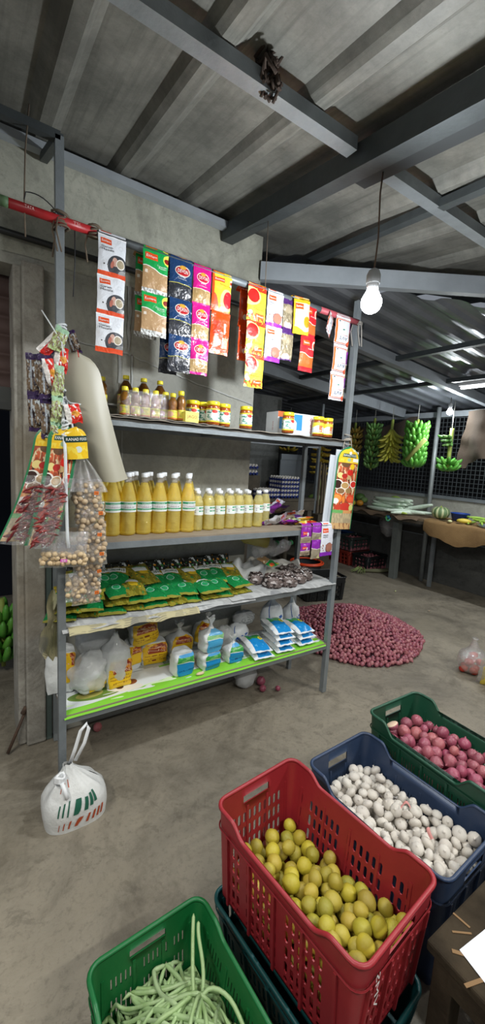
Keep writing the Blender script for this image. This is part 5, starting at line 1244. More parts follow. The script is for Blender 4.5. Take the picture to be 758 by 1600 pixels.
# green beans
BEAN = ranm('green bean skin', ['9fb884', '8aa86c', 'aac494', '7f9c60', 'b4c9a0'], .45, .15, 80)
def dome(x, y): return .085+.125*(1-smooth(.25, 1.05, abs(x-.01)/.14))**.8*(1-.75*smooth(.02, .22, y))+.012*nz(x*14, y*14)
def bean_path(L, x, y, a, k, k2, off, lift):
    n = 18; P_ = []; 
    for j in range(-n//2, n//2+1):
        P_.append((j, 0))
    pts = [Vector((x, y))]; aa = a
    for j in range(n//2): aa += (k+k2*j)*L/n; pts.append(pts[-1]+Vector((cos(aa), sin(aa)))*L/n)
    bk = [Vector((x, y))]; aa = a
    for j in range(n//2): aa -= (k-k2*j)*L/n; bk.append(bk[-1]-Vector((cos(aa), sin(aa)))*L/n)
    allp = bk[::-1][:-1]+pts; out = []
    for j, p in enumerate(allp):
        t = j/(len(allp)-1); px = max(-.132, min(.137, p.x)); py = max(-.232, min(.225, p.y))
        out.append(Vector((px, py, dome(px, py)+off+lift*sin(pi*t))))
    return out
def bean_mesh(i):
    return MB().tube([Vector((0, .2*(j/12-.5), 0)) for j in range(13)], [.0052*(smooth(0, .1, j/12)*smooth(1, .9, j/12)*.85+.15) for j in range(13)], 7).mesh('bean', BEAN)
BMs = [bean_mesh(i) for i in range(12)]
random.seed(77)
for i in range(250):
    L = U(.15, .27); pts = bean_path(L, U(-.11, .115), U(-.22, .20), random.gauss(1.5, .95), U(-1, 1)*5, U(-.5, .5), -.012+.030*i/250+U(-.003, .003), U(0, .018)*(i > 60))
    rr = U(.0043, .0056); n = len(pts)-1; c0 = pts[n//2]
    rs = [rr*(1+.10*sin(j*2.1+i))*(smooth(0, .08, j/n)*smooth(1, .92, j/n)*.8+.2) for j in range(n+1)]
    c_, s_ = cos(rad(2)), sin(rad(2))
    o = MB().tube([p-c0 for p in pts], rs, 7).build('green_bean', BEAN, None, (.375+c0.x*c_-c0.y*s_, .628+c0.x*s_+c0.y*c_, c0.z), (0, 0, rad(2)))
    tag(o, 'long pale green bean tangled in the heap inside the bright green crate', 'bean', 'green beans in the bright green crate')
for pts, lb_ in (([(.02, .02, .20), (.06, .11, .215), (.10, .185, .225), (.122, .222, .245)], 'long green bean leaning up into the far corner of its crate'), ([(.04, .04, .19), (.09, .11, .21), (.115, .18, .225), (.128, .205, .235)], 'second bean leaning into the far corner, beside the longest one'),
                 ([(.03, .06, .20), (.08, .07, .225), (.115, .03, .22), (.125, -.03, .19)], 'bean arched against the side next to the red crate'), ([(-.13, .08, .10), (-.11, .11, .14), (-.07, .10, .16), (-.04, .07, .17)], 'bean lying apart at the left side of its crate')):
    P_ = []
    for j in range(13):
        t = j/12*3; k_ = min(2, int(t)); f = t-k_; a_ = Vector(pts[max(0, k_-1)]); b_ = Vector(pts[k_]); c_ = Vector(pts[k_+1]); d_ = Vector(pts[min(3, k_+2)])
        P_.append(.5*((2*b_)+(-a_+c_)*f+(2*a_-5*b_+4*c_-d_)*f*f+(-a_+3*b_-3*c_+d_)*f**3))
    tag(MB().tube(P_, [.005*(smooth(0, .1, j/12)*smooth(1, .9, j/12)*.8+.2) for j in range(13)], 7).build('green_bean', BEAN, None, (.375, .628, 0), (0, 0, rad(2))), lb_, 'bean', 'green beans in the bright green crate')
bed('bean_filling', 'lower layers of beans buried in the bright green crate', .26, .44, .085, (.375, .628), rad(2), BEAN, .012, 'bean', 3)

# ------------------------------------------------------------------ table at the lower right
TWD = mat('dark stained wood', '3f372c', .95, 0, .8, 11, '241f19', .5, 30, spec=.1)
tb_ = thing('wooden_table', 'low old wooden table at the lower right in front of the blue crate', 'table', (.875, -.335, 0))
MB().box((0, 0, .372), (.95, .752, .40)).build('tabletop', TWD, tb_, bevel=.006)
for i, (x, y) in enumerate(((.02, .69), (.86, .69), (.02, .02), (.86, .02))): MB().box((x, y, 0), (x+.055, y+.05, .372)).build('leg', TWD, tb_, bevel=.004)
ap = MB(); ap.box((.015, .05, .31), (.035, .70, .372)); ap.box((.05, .722, .31), (.88, .742, .372)); ap.build('apron', TWD, tb_)
random.seed(4); ds = MB()
for i in range(9):
    x, y = U(.03, .12), U(.58, .73); a = U(0, 3); ds.bar((x, y, .4013), (x+.05*cos(a), y+.04*sin(a), .4013), U(.003, .009), .0012)
ds.build('worn_chips', mat('bare wood chip', '7d6140', .8), tb_)
sh_ = MB(); sh_.grid(lambda u, v: Vector((.16*u+.02*v, -.20+.20*v, .0012+.0008*nz(u*3, v*3))), 6, 6)
tag(sh_.build('paper_sheet', printmat('flowered paper', 'dfe3ec', [('n', .0, .25, 7, .62, 'a98fd0'), ('n', .6, .9, 6, .64, 'c0aee0')], .6, .05), None, (.900, .365, .4012), (0, 0, -.1)), 'white sheet of paper with lilac flowers on the wooden table', 'paper')

# ------------------------------------------------------------------ things on the floor
BAGP = printmat('white bag with green and orange print', 'dcdedd', [], .45, .5)
def carrier():
    t = thing('carrier_bag', 'white knotted carrier bag with green and orange print on the floor', 'bag', (.335, 1.62, 0))
    def S(u, v):
        a = 2*pi*u; s = 1-.86*smooth(.40, 1.0, v)+.06*sin(pi*min(1, v*2)); e = .7
        x = math.copysign(abs(cos(a))**e, cos(a))*.118*s; y = math.copysign(abs(sin(a))**e, sin(a))*.085*s
        fold = .10*smooth(.35, .8, v)*sin(9*a+1)
        return Vector((x*(1+fold)-.03*v*v, y*(1+fold), .235*v+.008*nz(u*8, v*4)-.012*(v < .01)))
    mb = MB(); mb.grid(S, 44, 16)
    k = mb.pts([Vector(S(i/44, 0)) for i in range(44)]); mb.face([k+i for i in range(44)][::-1], 0)
    mb.build('bag_body', mat('white plastic bag', 'd9dbda', .42, 0, .2, 8, 'c0c3c4', .6, 22), t)
    hp = [Vector((-.020, 0, .23)), Vector((.000, .0, .29)), Vector((.020, 0, .36)), Vector((.045, .0, .385)), Vector((.052, 0, .36)), Vector((.035, .0, .30)), Vector((.0, .0, .235))]
    MB().tube(hp, .008, 8, 0, True, .4).build('handle', WHITE, t)
    knn = MB()
    for i in range(4): knn.tube([(-.065+.018*cos(a), -.035+.014*sin(a), .196+.006*i+.006*sin(a*2)) for a in [2*pi*j/10 for j in range(11)]], .006, 6)
    knn.tube([(-.06, -.05, .195), (-.05, -.068, .165), (-.045, -.075, .14)], .009, 6); knn.build('knot', WHITE, t)
    pr_ = MB()
    def onb(a0, a1, v0, v1, m, sl=0):
        def f(u, v):
            p = S(a0+(a1-a0)*u+sl*v, v0+(v1-v0)*v); d = Vector((p.x, p.y, 0)).normalized(); return p+d*.0022
        pr_.grid(f, 3, 5, m)
    for i, (w_, v0, v1) in enumerate(((.008, .34, .52), (.008, .33, .53), (.006, .31, .54), (.012, .30, .53), (.014, .32, .52), (.016, .36, .55), (.018, .40, .56))): onb(.665+.024*i, .665+.024*i+w_, v0, v1, 0, .012)
    for i in range(8): onb(.66+.026*i, .66+.026*i+.004+.0015*i, .04+.006*i, .17+.014*i, 1, .012)
    for i in range(3): onb(.66+.03*i, .66+.03*i+.008, .66+.02*i, .80, 2, -.01)
    for mi, nm_, mm in ((0, 'green_print', mat('bottle green print', '1c5c48', .5)), (1, 'orange_print', mat('rust print', 'b04a24', .5)), (2, 'top_print', mat('rust print', 'b04a24', .5))):
        q = MB(); q.v = list(pr_.v)
        for f, m_, u_ in zip(pr_.f, pr_.m, pr_.uv):
            if m_ == mi: q.face(f, 0, u_)
        used = sorted({i for f in q.f for i in f}); ix = {a: b for b, a in enumerate(used)}; q.v = [q.v[i] for i in used]; q.f = [tuple(ix[i] for i in f) for f in q.f]
        q.build(nm_, mm, t)
    return t
carrier()
blob('small_bag', 'small tied white plastic bag on the floor beneath the rack', (1.50, 2.08, .0), (.085, .06, .085), WB, 31, .2, 'bag', None, .15, 2.5, .0, .9)
def solo(name, label, me, loc, r, rot, cat): o = obj(name, me, None, loc, rot); o.scale = (r, r, r); return tag(o, label, cat)
solo('onion', 'larger red onion lying by the small white bag under the rack', ONm[0], (1.60, 2.04, .030), .032, (.4, .2, 0), 'onion')
solo('onion', 'red onion lying just in front of the larger one under the rack', ONm[1], (1.565, 1.97, .022), .023, (1.2, .2, 0), 'onion')
solo('onion', 'small dark onion lying apart to the right under the rack', ONm[2], (1.66, 1.93, .017), .018, (.9, .5, 0), 'onion')
solo('onion', 'brown onion lying under the left end of the rack near the wall', obj('tmp', onion_mesh(5)).data, (.545, 2.09, .022), .024, (1.3, .2, 0), 'onion')
bpy.data.objects.remove(bpy.data.objects['tmp'])

# heap of shallots
SHA = ranm('shallot skin', ['8a4254', 'a25a66', '74304a', '9a565c', 'b4787a', '84384f'], .38, .2, 80, ('c08a88', 10, .4))
def shallot_mesh(i):
    mb = MB(); mb.lathe([(.02, -1.1), (.35, -.9), (.85, -.45), (1., 0), (.85, .45), (.4, .9), (.12, 1.3), (.02, 1.45)], 9, 0, mod=lambda a, t: 1+.06*sin(2*a+i)); return mb
SMs = [shallot_mesh(i) for i in range(3)]; SMd = [m_.mesh('shallot', SHA) for m_ in SMs]
HC = (2.86, 2.36)
def hh(x, y):
    dx, dy = x-HC[0], y-HC[1]; u = dx*.80+dy*.60; v = -dx*.60+dy*.80
    d = sqrt((u/.64)**2+(v/.60)**2)*(1-.10*nz(math.atan2(v, u)*1.3, 2)); return .215*max(0, 1-d**1.25)
random.seed(9); S = []; cell = {}; g = .03
for i in range(60000):
    x, y = U(2.0, 3.65), U(1.6, 3.15); h0 = hh(x, y)
    if h0 <= .002: continue
    r = U(.0155, .0205); ok = True; ci, cj = int(x/g), int(y/g)
    for a in (-1, 0, 1):
        for b in (-1, 0, 1):
            for q in cell.get((ci+a, cj+b), ()):
                if (q[0]-x)**2+(q[1]-y)**2 < (1.38*r)**2: ok = False
    if ok: q = (x, y, h0+r*U(.5, 1.05), r); S.append(q); cell.setdefault((ci, cj), []).append(q)
S.sort(key=lambda q: q[0]**2+q[1]**2+(1.5-q[2])**2-1.2*q[2])
random.seed(10)
for i, (x, y, z, r) in enumerate(S[:296]):
    o = obj('shallot', SMd[i % 3], None, (x, y, z), (U(0, 3), U(0, 3), U(0, 6))); o.scale = (r, r, r); tag(o, 'small purple shallot on the near slope of the heap on the floor', 'shallot', 'shallots heaped on the floor')
st_ = MB()
for i, (x, y, z, r) in enumerate(S[296:]):
    R = Euler((U(0, 3), U(0, 3), U(0, 6))).to_matrix(); src = SMs[i % 3]; k = st_.pts([R @ Vector(v)*r+Vector((x-HC[0], y-HC[1], z)) for v in src.v])
    for f in src.f: st_.face([k+j for j in f], i % 5)
hv = MB()
st_.grid(lambda u, v: Vector((2.0+1.65*u-HC[0], 1.6+1.55*v-HC[1], max(-.02, hh(2.0+1.65*u, 1.6+1.55*v)-.004) if hh(2.0+1.65*u, 1.6+1.55*v) > 0 else -.02)), 60, 60, 5)  # dark sheet under the shallots, shade of the gaps put into its colour
tones = [mat('shallot and gap tone '+c, c, .38, 0, .6, 60, d) for c, d in (('8a4254', 'b88a86'), ('a25a66', '74304a'), ('74304a', 'b07478'), ('9a565c', '74304a'), ('b4787a', '84384f'), ('3c1c26', '2e141c'))]
tag(st_.build('shallot_heap', tones, None, (HC[0], HC[1], 0)), 'large heap of purple shallots spread on the floor right of the rack', 'shallots', None, 'stuff')
print('shallots', len(S))
for x, y, lb_ in ((3.30, 2.02, 'shallot lying loose just right of the heap'), (3.24, 1.93, 'shallot lying loose right of the heap, nearer the camera'), (3.27, 1.95, 'second shallot of the loose pair right of the heap'), (2.42, 1.93, 'shallot rolled loose at the left foot of the heap')):
    o = obj('shallot', SMd[0], None, (x, y, .013), (1.3, .3, x)); o.scale = (.015,)*3; tag(o, lb_, 'shallot')
# right edge bags
TOM = ranm('tomato skin', ['b5322a', 'c2452e', 'a82a2a'], .25, .05)
tmm = MB().lathe([(.02, -.8), (.5, -.78), (.9, -.4), (1, 0), (.9, .42), (.55, .72), (.2, .76), (.02, .68)], 12, 0, mod=lambda a, t: 1+.03*cos(5*a)).mesh('tomato', TOM)
random.seed(6)
for i, (dx, dy, dz) in enumerate([(0, 0, .03), (.06, .02, .03), (-.03, .06, .03), (.03, .08, .03), (.09, .07, .03), (.0, .04, .085), (.05, .05, .085), (.08, .0, .08), (.03, .03, .135)]):
    o = obj('tomato', tmm, None, (3.10+dx, 1.40+dy, dz), (U(-.5, .5), U(-.5, .5), 0)); o.scale = (.033, .033, .03); tag(o, 'red tomato inside the clear bag at the right edge', 'tomato', 'tomatoes in the clear bag')
def tbag(name, label, c, r, seed, neck): return blob(name, label, c, r, film('clear bag thick', gloss=.5, bscale=18, milky=.12), seed, 0, 'bag', None, .08, 2, neck, .98, 30, 20)
tbag('clear_bag', 'clear tied bag of tomatoes on the floor at the right edge', (3.13, 1.43, .001), (.12, .10, .10), 4, .07)
tb2 = thing('clear_bag', 'clear bag holding a yellow packet, nearest one at the right edge', 'bag', (3.03, 1.22, 0))
pk = pouch(pouch_fn(.16, .17, .05, .05, 3, .01)); pk.build('food_packet', printmat('yellow white packet', 'd9c24a', [('e', .5, .5, .3, .3, 'e6e2d6'), ('e', .5, .5, .15, .2, '8a5a3a')], .3, .4), tb2, (0, 0, .15), (.3, 0, -.9))
pouch(pouch_fn(.20, .23, .09, .05, 8, .01)).build('film', film('clear bag thick'), tb2, (0, 0, .21), (.3, 0, -.9))
# stick at the doorway
sk = thing('crow_bar', 'rusty iron bar with bent head leaning on the pillar foot', 'bar', (.125, 2.12, 0))
RUST = mat('rusty iron', '4d4038', .75, .3, .6, 30, '6b4f3c', .3, 60)
MB().tube([(0, 0, .006), (.045, .02, .10), (.085, .035, .19)], .0075, 8).build('shaft', RUST, sk)
MB().tube([(.070, .03, .175), (.085, .035, .20), (.10, .035, .19), (.108, .03, .165)], [.012, .014, .011, .006], 8).build('bent_head', RUST, sk)
random.seed(11)
for x, y, s, c, nm, lb_ in ((4.30, 2.95, .022, 'c6cf9a', 'vegetable_piece', 'pale round vegetable piece on the floor before the dark wall'), (3.42, 2.05, .02, 'a9bb6a', 'green_scrap', 'thin green scrap beside the shallot heap'), (4.05, 2.35, .03, 'b9a088', 'onion_peel', 'pale peel scrap on the open floor')):
    mb = MB(); mb.ball((0, 0, .0), s*.55, 0, 10, 6, (1, .8, .7) if nm == 'vegetable_piece' else (1, .4, .15)); tag(mb.build(nm, mat('scrap '+c, c, .7), None, (x, y, s*.35)), lb_, 'scrap')
# ------------------------------------------------------------------ far stall: table along the mesh wall
tw = thing('stall_table', 'long wooden stall table set along the mesh wall on square posts', 'table', (4.62, 1.6, 0))
def tz(y): return .905
bd = MB(); bd.box((0, 0, .865), (.50, 3.15, .895)); bd.build('tabletop', WOOD, tw)
pz = MB(); pz.bar((.02, 0, .845), (.02, 3.15, .845), .05, .04); pz.build('front_rail', WOODD, tw)
CONC = mat('concrete post', '6d7370', .85, 0, .5, 12, '565b59', .2)
MB().bar((.19, 1.765, 0), (.17, 1.765, .85), .085, .085, 0, (0, 1, 0)).build('leg', CONC, tw)
MB().bar((.06, 3.10, 0), (.06, 3.10, .85), .08, .08, 0, (0, 1, 0)).build('leg', CONC, tw)
MB().bar((.30, 1.30, 0), (.34, 1.33, .86), .04, .04, 0, (0, 1, 0)).build('leg', STEEL, tw)
pole = MB().tube([(0, 0, 0), (-.01, 0, 1.2), (-.02, 0, 2.3)], .028, 12)
tag(pole.build('steel_pole', mat('worn steel pole', '9aa0a0', .5, .3, .5, 10, '70777a'), None, (5.08, 3.12, 0)), 'worn round steel pole standing before the mesh wall by the pumpkin', 'pole')
# sack cloth over the table's right half
SACK = mat('jute sacking', '97794f', .95, 0, .6, 7, '755938', .5, 160); SACKD = mat('dark sacking', '6a5744', .95, 0, .6, 7, '4a3b2d', .5, 120)
sk = MB()
def skf(u, v, o=0):
    y = 2.86-.98*u; d = .5*(1-v)
    hang_ = .13+.11*sin(pi*min(1, u*1.15))**1.2+.03*nz(u*6, 1)
    if v < .45: s = (.45-v)/.45; return Vector((4.585-.02*sin(u*9)-.03*s*(1-s), y, .895-hang_*s+.006*nz(u*16, v*12)+o))
    s = (v-.45)/.55; return Vector((4.60+.48*s, y+.03*nz(s*3, u), .903+.010*nz(u*12, v*9)+o))
sk.grid(lambda u, v: skf(u, v), 40, 24); sk.grid(lambda u, v: skf(u, v, .003), 40, 24)
tag(sk.build('sack_cloth', SACK), 'brown jute sack cloth draped over the right half of the stall table', 'cloth')
sk = MB()
sk.grid(lambda u, v: Vector((4.60+.48*v-.03*(v < .05), 2.95+1.85*u, .900+.007*nz(u*20, v*7)-.07*(v < .05)*(.5+nz(u*12, 2)))), 50, 12)
tag(sk.build('sack_cloth', SACKD), 'dark brown sacking under the pale gourds on the stall table', 'cloth')
# hanging sacks
hs = MB()
def hsf(u, v):
    y = 2.60-.75*u+.03*sin(v*5); zt = 2.18; b = 1.60+.30*u*u+.04*nz(u*5, 2)-.06*(u < .1)
    return Vector((4.70+.05*sin(u*11+v*2)+.04*nz(u*4, v*4), y, b+(zt-b)*v))
hs.grid(hsf, 34, 24); tag(hs.build('hanging_sack', mat('brown sack sheet', '42372c', .9, 0,   .5, 4, '33291f', .3, 60)), 'large brown sack sheet hanging before the mesh at the right edge', 'sack')
hs = MB(); hs.grid(lambda u, v: Vector((5.05+.03*sin(u*13), 4.75-1.35*u, 1.93+.06*nz(u*5, 3)-.12*sin(pi*u)+(2.2-1.93)*v)), 34, 10)
tag(hs.build('hanging_sack', mat('dark brown sack sheet', '40362e', .9, 0, .5, 4, '443930', .3, 60)), 'dark sack sheet hanging above and behind the banana bunches', 'sack')

# ------------------------------------------------------------------ bananas
def banm(name, cols): return ranm(name, cols, .45, .1, 60)
BG = banm('green banana skin', ['4f9a34', '62a83e', '3f8a34', '77b548']); BY = banm('yellow banana skin', ['d2b43c', 'c9a53a', 'dbc255', 'b3a03c'])
BYG = banm('yellow green banana skin', ['a9ad3c', 'bdb544', '8f9c3a', 'c2b84c']); BDG = banm('small green banana skin', ['5a8a45', '6a9a50', '47773c', '7fa55a'])
BBY = banm('brown yellow banana skin', ['a68a3c', 'b59a48', '8f7a38'])
STK = mat('banana stalk', '97a84e', .6, 0, .5, 20, '7a8440')
def banana_mesh(L, R, k, m, seed=0):
    pts = []; rs = []; a = -.15
    p = Vector((0, 0, 0))
    for j in range(9):
        t = j/8; pts.append(p.copy()); rs.append(R*(.30+.75*sin(pi*min(1, t*.92+.06))**.6 if .0 < t < 1 else .28))
        a += k/8; p = p+Vector((cos(a), 0, sin(a)))*L/8
    return MB().tube(pts, rs, 6).mesh('banana', m)
def bunch(name, label, top, length, radius, hands, per, L, R, m, seed, stalk=None, spread=1., up=.5, tilt=(0, 0, 0), arc=2*pi, a_off=0., cord_=True):
    t = thing(name, label, 'bananas', top, tilt); random.seed(seed)
    me = [banana_mesh(L*s, R, k_, m) for s, k_ in ((1, 1.1), (.92, .9), (1.05, 1.3))]
    st = MB().tube([(0, 0, .10), (0, 0, -length*.5), (.005, 0, -length)], [.018, .022, .014], 8) if stalk is None else MB().tube(stalk, .022, 8)
    st.build('stalk', STK, t)
    for h in range(hands):
        f = (h+.5)/hands; z = -length*f; rr = radius*(.75+.35*sin(pi*min(1, .2+f)))*.35
        n = per if f < .8 else max(4, int(per*.8))
        for i in range(n):
            a = a_off+arc*(i+.5*(h % 2))/n+U(-.12, .12); el = up+U(-.12, .12)
            M = Euler((0, 0, a)).to_matrix() @ Euler((0, -el if el else 0, 0)).to_matrix()
            o = obj('banana', me[(i+h) % 3], t, (.015*cos(a), .015*sin(a), z+U(-.008, .008)), M.to_euler())
            o.scale = (spread, spread, spread)
    if cord_: MB().tube([(0, 0, .09), (0, 0, 2.28-top[2])], .004, 5).build('hanging_cord', mat('pale cord', '9a9a94', .7), t)
    return t
bunch('banana_bunch', 'long narrow bunch of small green bananas hanging left of the yellow green one', (4.62, 3.765, 2.05), .60, .14, 8, 13, .12, .019, BDG, 1, up=.15)
bunch('banana_bunch', 'yellow green banana bunch between the two green bunches', (4.62, 3.48, 2.02), .34, .13, 6, 10, .20, .020, BYG, 2, up=-1.25)
bunch('banana_bunch', 'largest bright green banana bunch, just left of the steel pole', (4.60, 3.10, 2.00), .50, .20, 7, 14, .165, .030, BG, 3, up=.20)
tag(MB().tube([(0, 0, 0), (.02, -.21, .25)], [.024, .026], 8).build('cut_stalk', mat('pale stalk', 'b4bf6a', .6)), 'pale cut stalk crossing diagonally in front of the largest green bunch', 'stalk')
bpy.data.objects['cut_stalk'].location = (4.42, 3.08, 1.60)
t = bunch('banana_bunch', 'mostly picked green bunch on a bare pale stalk under the far bulb', (4.60, 2.655, 1.62), .14, .13, 2, 10, .14, .022, BG, 5, stalk=[(0, 0, -.13), (0, 0, .08), (.0, 0, .36)], up=-.05)
for i in range(9):
    a = rad(120)+i*.22; o = obj('banana', banana_mesh(.15, .021, 1.1, BG) if i == 0 else bpy.data.meshes['banana'], t, (0, 0, .27-.02*(i % 3)), (0, .4+.35*(i % 3), a))
bunch('banana_bunch', 'brownish yellow bunch hanging behind the upright spice card', (4.60, 4.08, 2.0), .46, .12, 6, 11, .12, .018, BBY, 6, up=.1)
bunch('banana_bunch', 'bright yellow bunch on a long green stalk, seen below the top shelf', (4.55, 4.68, 1.80),   .46, .15, 5, 13, .15, .021, BY, 7, stalk=[(0, 0, .1), (0, 0, -.5), (.05, -.03, -.75), (.02, -.05, -.95)], up=-.7)
bunch('banana_bunch', 'partly hidden yellow hand above the grey metal panel', (3.95, 4.75, 1.80), .16, .13, 2, 10, .14, .018, BY, 8, up=-.3)
bunch('banana_bunch', 'green banana bunch standing on the floor inside the dark doorway', (.155, 2.95, .42), .36, .15, 4, 10, .15, .024, BG, 9, up=.5, cord_=False)

# ------------------------------------------------------------------ vegetables on the stall table
def gourdm(L, R, m, seed, bend=.1, taper=.5):
    random.seed(seed); pts = []; rs = []
    for j in range(11):
        t = j/10; pts.append((0+bend*L*sin(pi*t), L*(t-.5), 0)); rs.append(R*(sin(pi*(.04+.92*t))**.45)*(1-taper*t*.6))
    return MB().tube(pts, rs, 10).mesh('gourd', m)
SNK = ranm('pale gourd skin', ['cfe0cf', 'bdd3bc', 'dce8da', 'b3cdb0'], .45, .1, 40)
GM = [gourdm(.50, .033, SNK, i, .03+.04*i, .4) for i in range(3)]
random.seed(14); n = 0
for lv in range(4):
    for i in range(8-lv*2+2):
        x = 4.67+.046*i+.02*lv+U(-.006, .006); y = 3.55+U(-.03, .05)-.03*lv
        o = obj('snake_gourd', GM[(i+lv) % 3], None, (x, y, .936+.046*lv), (U(-.03, .03), U(0, 3), U(-.16, .16))); n += 1
        tag(o, 'long pale snake gourd in the pile on the left part of the stall table', 'gourd', 'snake gourds piled on the stall table')
for x, y, z, rz, rx, lb_ in ((4.66, 3.20, .945, .55, .0, 'pale gourd at the front right of the pile, pointing at the pumpkin'), (4.80, 3.18, .985, .35, .30, 'pale gourd whose tip sticks up highest at the right of the pile'), (4.70, 3.12, .935, .8, .05, 'pale gourd lying lowest at the right front of the pile')):
    tag(obj('snake_gourd', GM[2], None, (x, y, z), (rx*-1, 0, rz)), lb_, 'gourd')
CUC = gourdm(.28, .02, mat('yellow green cucumber', 'a8c05a', .4), 5, .05, .2)
tag(obj('cucumber', CUC, None, (4.63, 3.28, .925), (0, 0, .1)), 'yellow green cucumber in front of the pale gourds', 'cucumber')
for x, y, z, s, c1, lb_ in ((5.0, 3.72, 1.02, .06, 'c9b02e', 'yellow cucumber shaped gourd behind the pale gourds, left'), (5.02, 3.60, 1.06, .055, '7c9a44', 'green striped gourd topmost behind the pale gourds'), (5.0, 3.48, 1.02, .05, 'bfae34', 'round yellow gourd behind the pale gourds, right'), (4.95, 3.66, 1.0, .05, 'd6a52a', 'ripe yellow gourd in the middle behind the pale gourds')):
    mb = MB().ball((0, 0, 0), s, 0, 12, 8, (.8, 1.6 if 'round' not in lb_ else 1, .8)); tag(mb.build('yellow_gourd', mat('gourd '+c1, c1, .45, 0, .5, 20, '8a9a3a'), None, (x, y, z)), lb_, 'gourd')
for x, y, z, s, c1, nm, lb_ in ((4.78, 4.03, .955, .05, 'd9902a', 'orange_gourd', 'orange gourd at the left end of the stall beside the spice card'), (4.72, 4.12, .95, .048, 'c9b83a', 'orange_gourd', 'yellow gourd touching the orange one at the left end'), (4.88, 4.12, 1.03, .07, '5f8a4a', 'green_gourd', 'large dark green gourd above the orange one'), (4.86, 4.02, 1.0, .05, '86a86a', 'green_gourd', 'pale green gourd just under the large dark one')):
    tag(MB().ball((0, 0, 0), s, 0, 12, 8, (1, 1.2, .9)).build(nm, mat('gourd '+c1, c1, .45, 0, .5, 20, '6a7a34'), None, (x, y, z)), lb_, 'gourd')
for x, y, z, rz, c1, lb_ in ((4.62, 4.80, .955, .5, '9cc060', 'curved light green papaya lowest below the yellow bananas'), (4.60, 4.68, .96, 1.4, 'b4d09a', 'pale green papaya at right below the yellow bananas'), (4.70, 4.74, 1.04, .9, 'a2c490', 'upper pale green papaya below the yellow bananas'), (4.72, 4.60, 1.03, .3, '90b878', 'green papaya half hidden behind the white foam board')):
    tag(MB().ball((0, 0, 0), .06, 0, 12, 8, (.85, 2., .85)).build('papaya', mat('papaya '+c1, c1, .45, 0, .4, 14, '7aa050'), None, (x, y, z), (0, 0, rz)), lb_, 'papaya')
pk = thing('pumpkin', 'round green and cream striped pumpkin on the stall table', 'pumpkin', (4.80, 2.79, .985))
t_ = NT('striped pumpkin'); v = t_.coord(); sx = t_.n('SeparateXYZ'); t_.t.links.new(v, sx.inputs[0])
an = t_.math('ARCTAN2', sx.outputs[1], sx.outputs[0]); f = t_.math('GREATER_THAN', t_.math('ADD', t_.math('SINE', t_.math('MULTIPLY', an, 10)), t_.math('MULTIPLY', t_.noise(v, 14, 3), 1.2)), .95)
PUM = t_.done(t_.bsdf(t_.mix(f, srgb('6f8a5e'), srgb('c9cfa0')), .45))
MB().lathe([(.01, -.066), (.04, -.072), (.085, -.05), (.105, -.005), (.095, .04), (.06, .068), (.02, .062), (.005, .055)], 40, 0, mod=lambda a, t: 1+.035*cos(10*a)).build('pumpkin_body', PUM, pk)
MB().tube([(0, 0, .05), (.004, 0, .085)], [.012, .009], 6).build('stem', STK, pk)
MB().lathe([(.075, 0), (.08, .002), (.105, .085), (.112, .09), (.105, .088), (.078, .008), (.01, .006)], 24).build('plastic_bowl', mat('blue plastic bowl', '1f3f8a', .35), None, (4.90, 2.60, .912))
tag(bpy.data.objects['plastic_bowl'], 'blue plastic bowl standing beside the striped pumpkin', 'bowl')
random.seed(19)
LG = gourdm(.20, .016, mat('light green gourd', 'a9cf5a', .45, 0, .4, 20, '7fae3e'), 3, .08, .3)
for i in range(9): tag(obj('ridge_gourd', LG, None, (4.74+U(-.04, .10), 2.36+U(-.10, .10), .93+.018*(i % 4)), (U(-.2, .2), 0, U(.8, 2.2))), 'light green ridge gourd in the small pile at the right end of the table', 'gourd', 'ridge gourds at the right end of the table')
tag(MB().ball((0, 0, 0), .04, 0, 12, 8, (.9, 2.0, .7)).build('yellow_gourd', mat('yellow gourd', 'd9c24a', .45), None, (4.66, 2.42, .945), (0, 0, .5)), 'yellow gourd in front of the light green pile', 'gourd')
tag(MB().ball((0, 0, 0), .022, 0, 10, 6, (1, 1.2, .7)).build('cut_piece', mat('cream flesh', 'dfe0a8', .6), None, (4.60, 2.55, .925)), 'small cream vegetable piece at the table edge before the blue bowl', 'piece')
tag(MB().lathe([(.09, 0), (.11, .03), (.10, .031), (.085, .004), (.01, .003)], 20).build('metal_plate', mat('steel plate', 'b9c9cf', .25, .8), None, (4.70, 2.17, .905)), 'pale metal plate at the right end of the stall table', 'plate')
ks = MB(); ks.bar((0, 0, 0), (.0, -.16, .0), .03, .004); tag(ks.build('knife', mat('dark blade', '3c4146', .35, .6), None, (4.68, 2.72, .915)), 'flat dark blade lying on the sack cloth', 'knife')
rib = MB(); random.seed(5)
for i in range(16): a = U(0, 6.28); rib.tube([(.0, .03*cos(a), .03*sin(a)), (-.02, .035*cos(a+.5), .035*sin(a+.5)), (-.01, .02*cos(a+1), .02*sin(a+1)-.02)], .009, 6, i % 2)
tag(rib.build('ribbon_bow', [mat('light green ribbon', '7be08a', .4), mat('turquoise ribbon', '4aa5c9', .4)], None, (4.612, 3.385, .835)), 'light green and turquoise ribbon bow tied at the table leg top', 'ribbon')
tbag2 = blob('plastic_bag', 'limp clear plastic bag hanging under the stall table', (4.95, 3.62, .52), (.12, .12, .20), film('dull film', gloss=.2, bscale=14, milky=.1), 41, 0, 'bag', None, .2, 3, 0, 1)

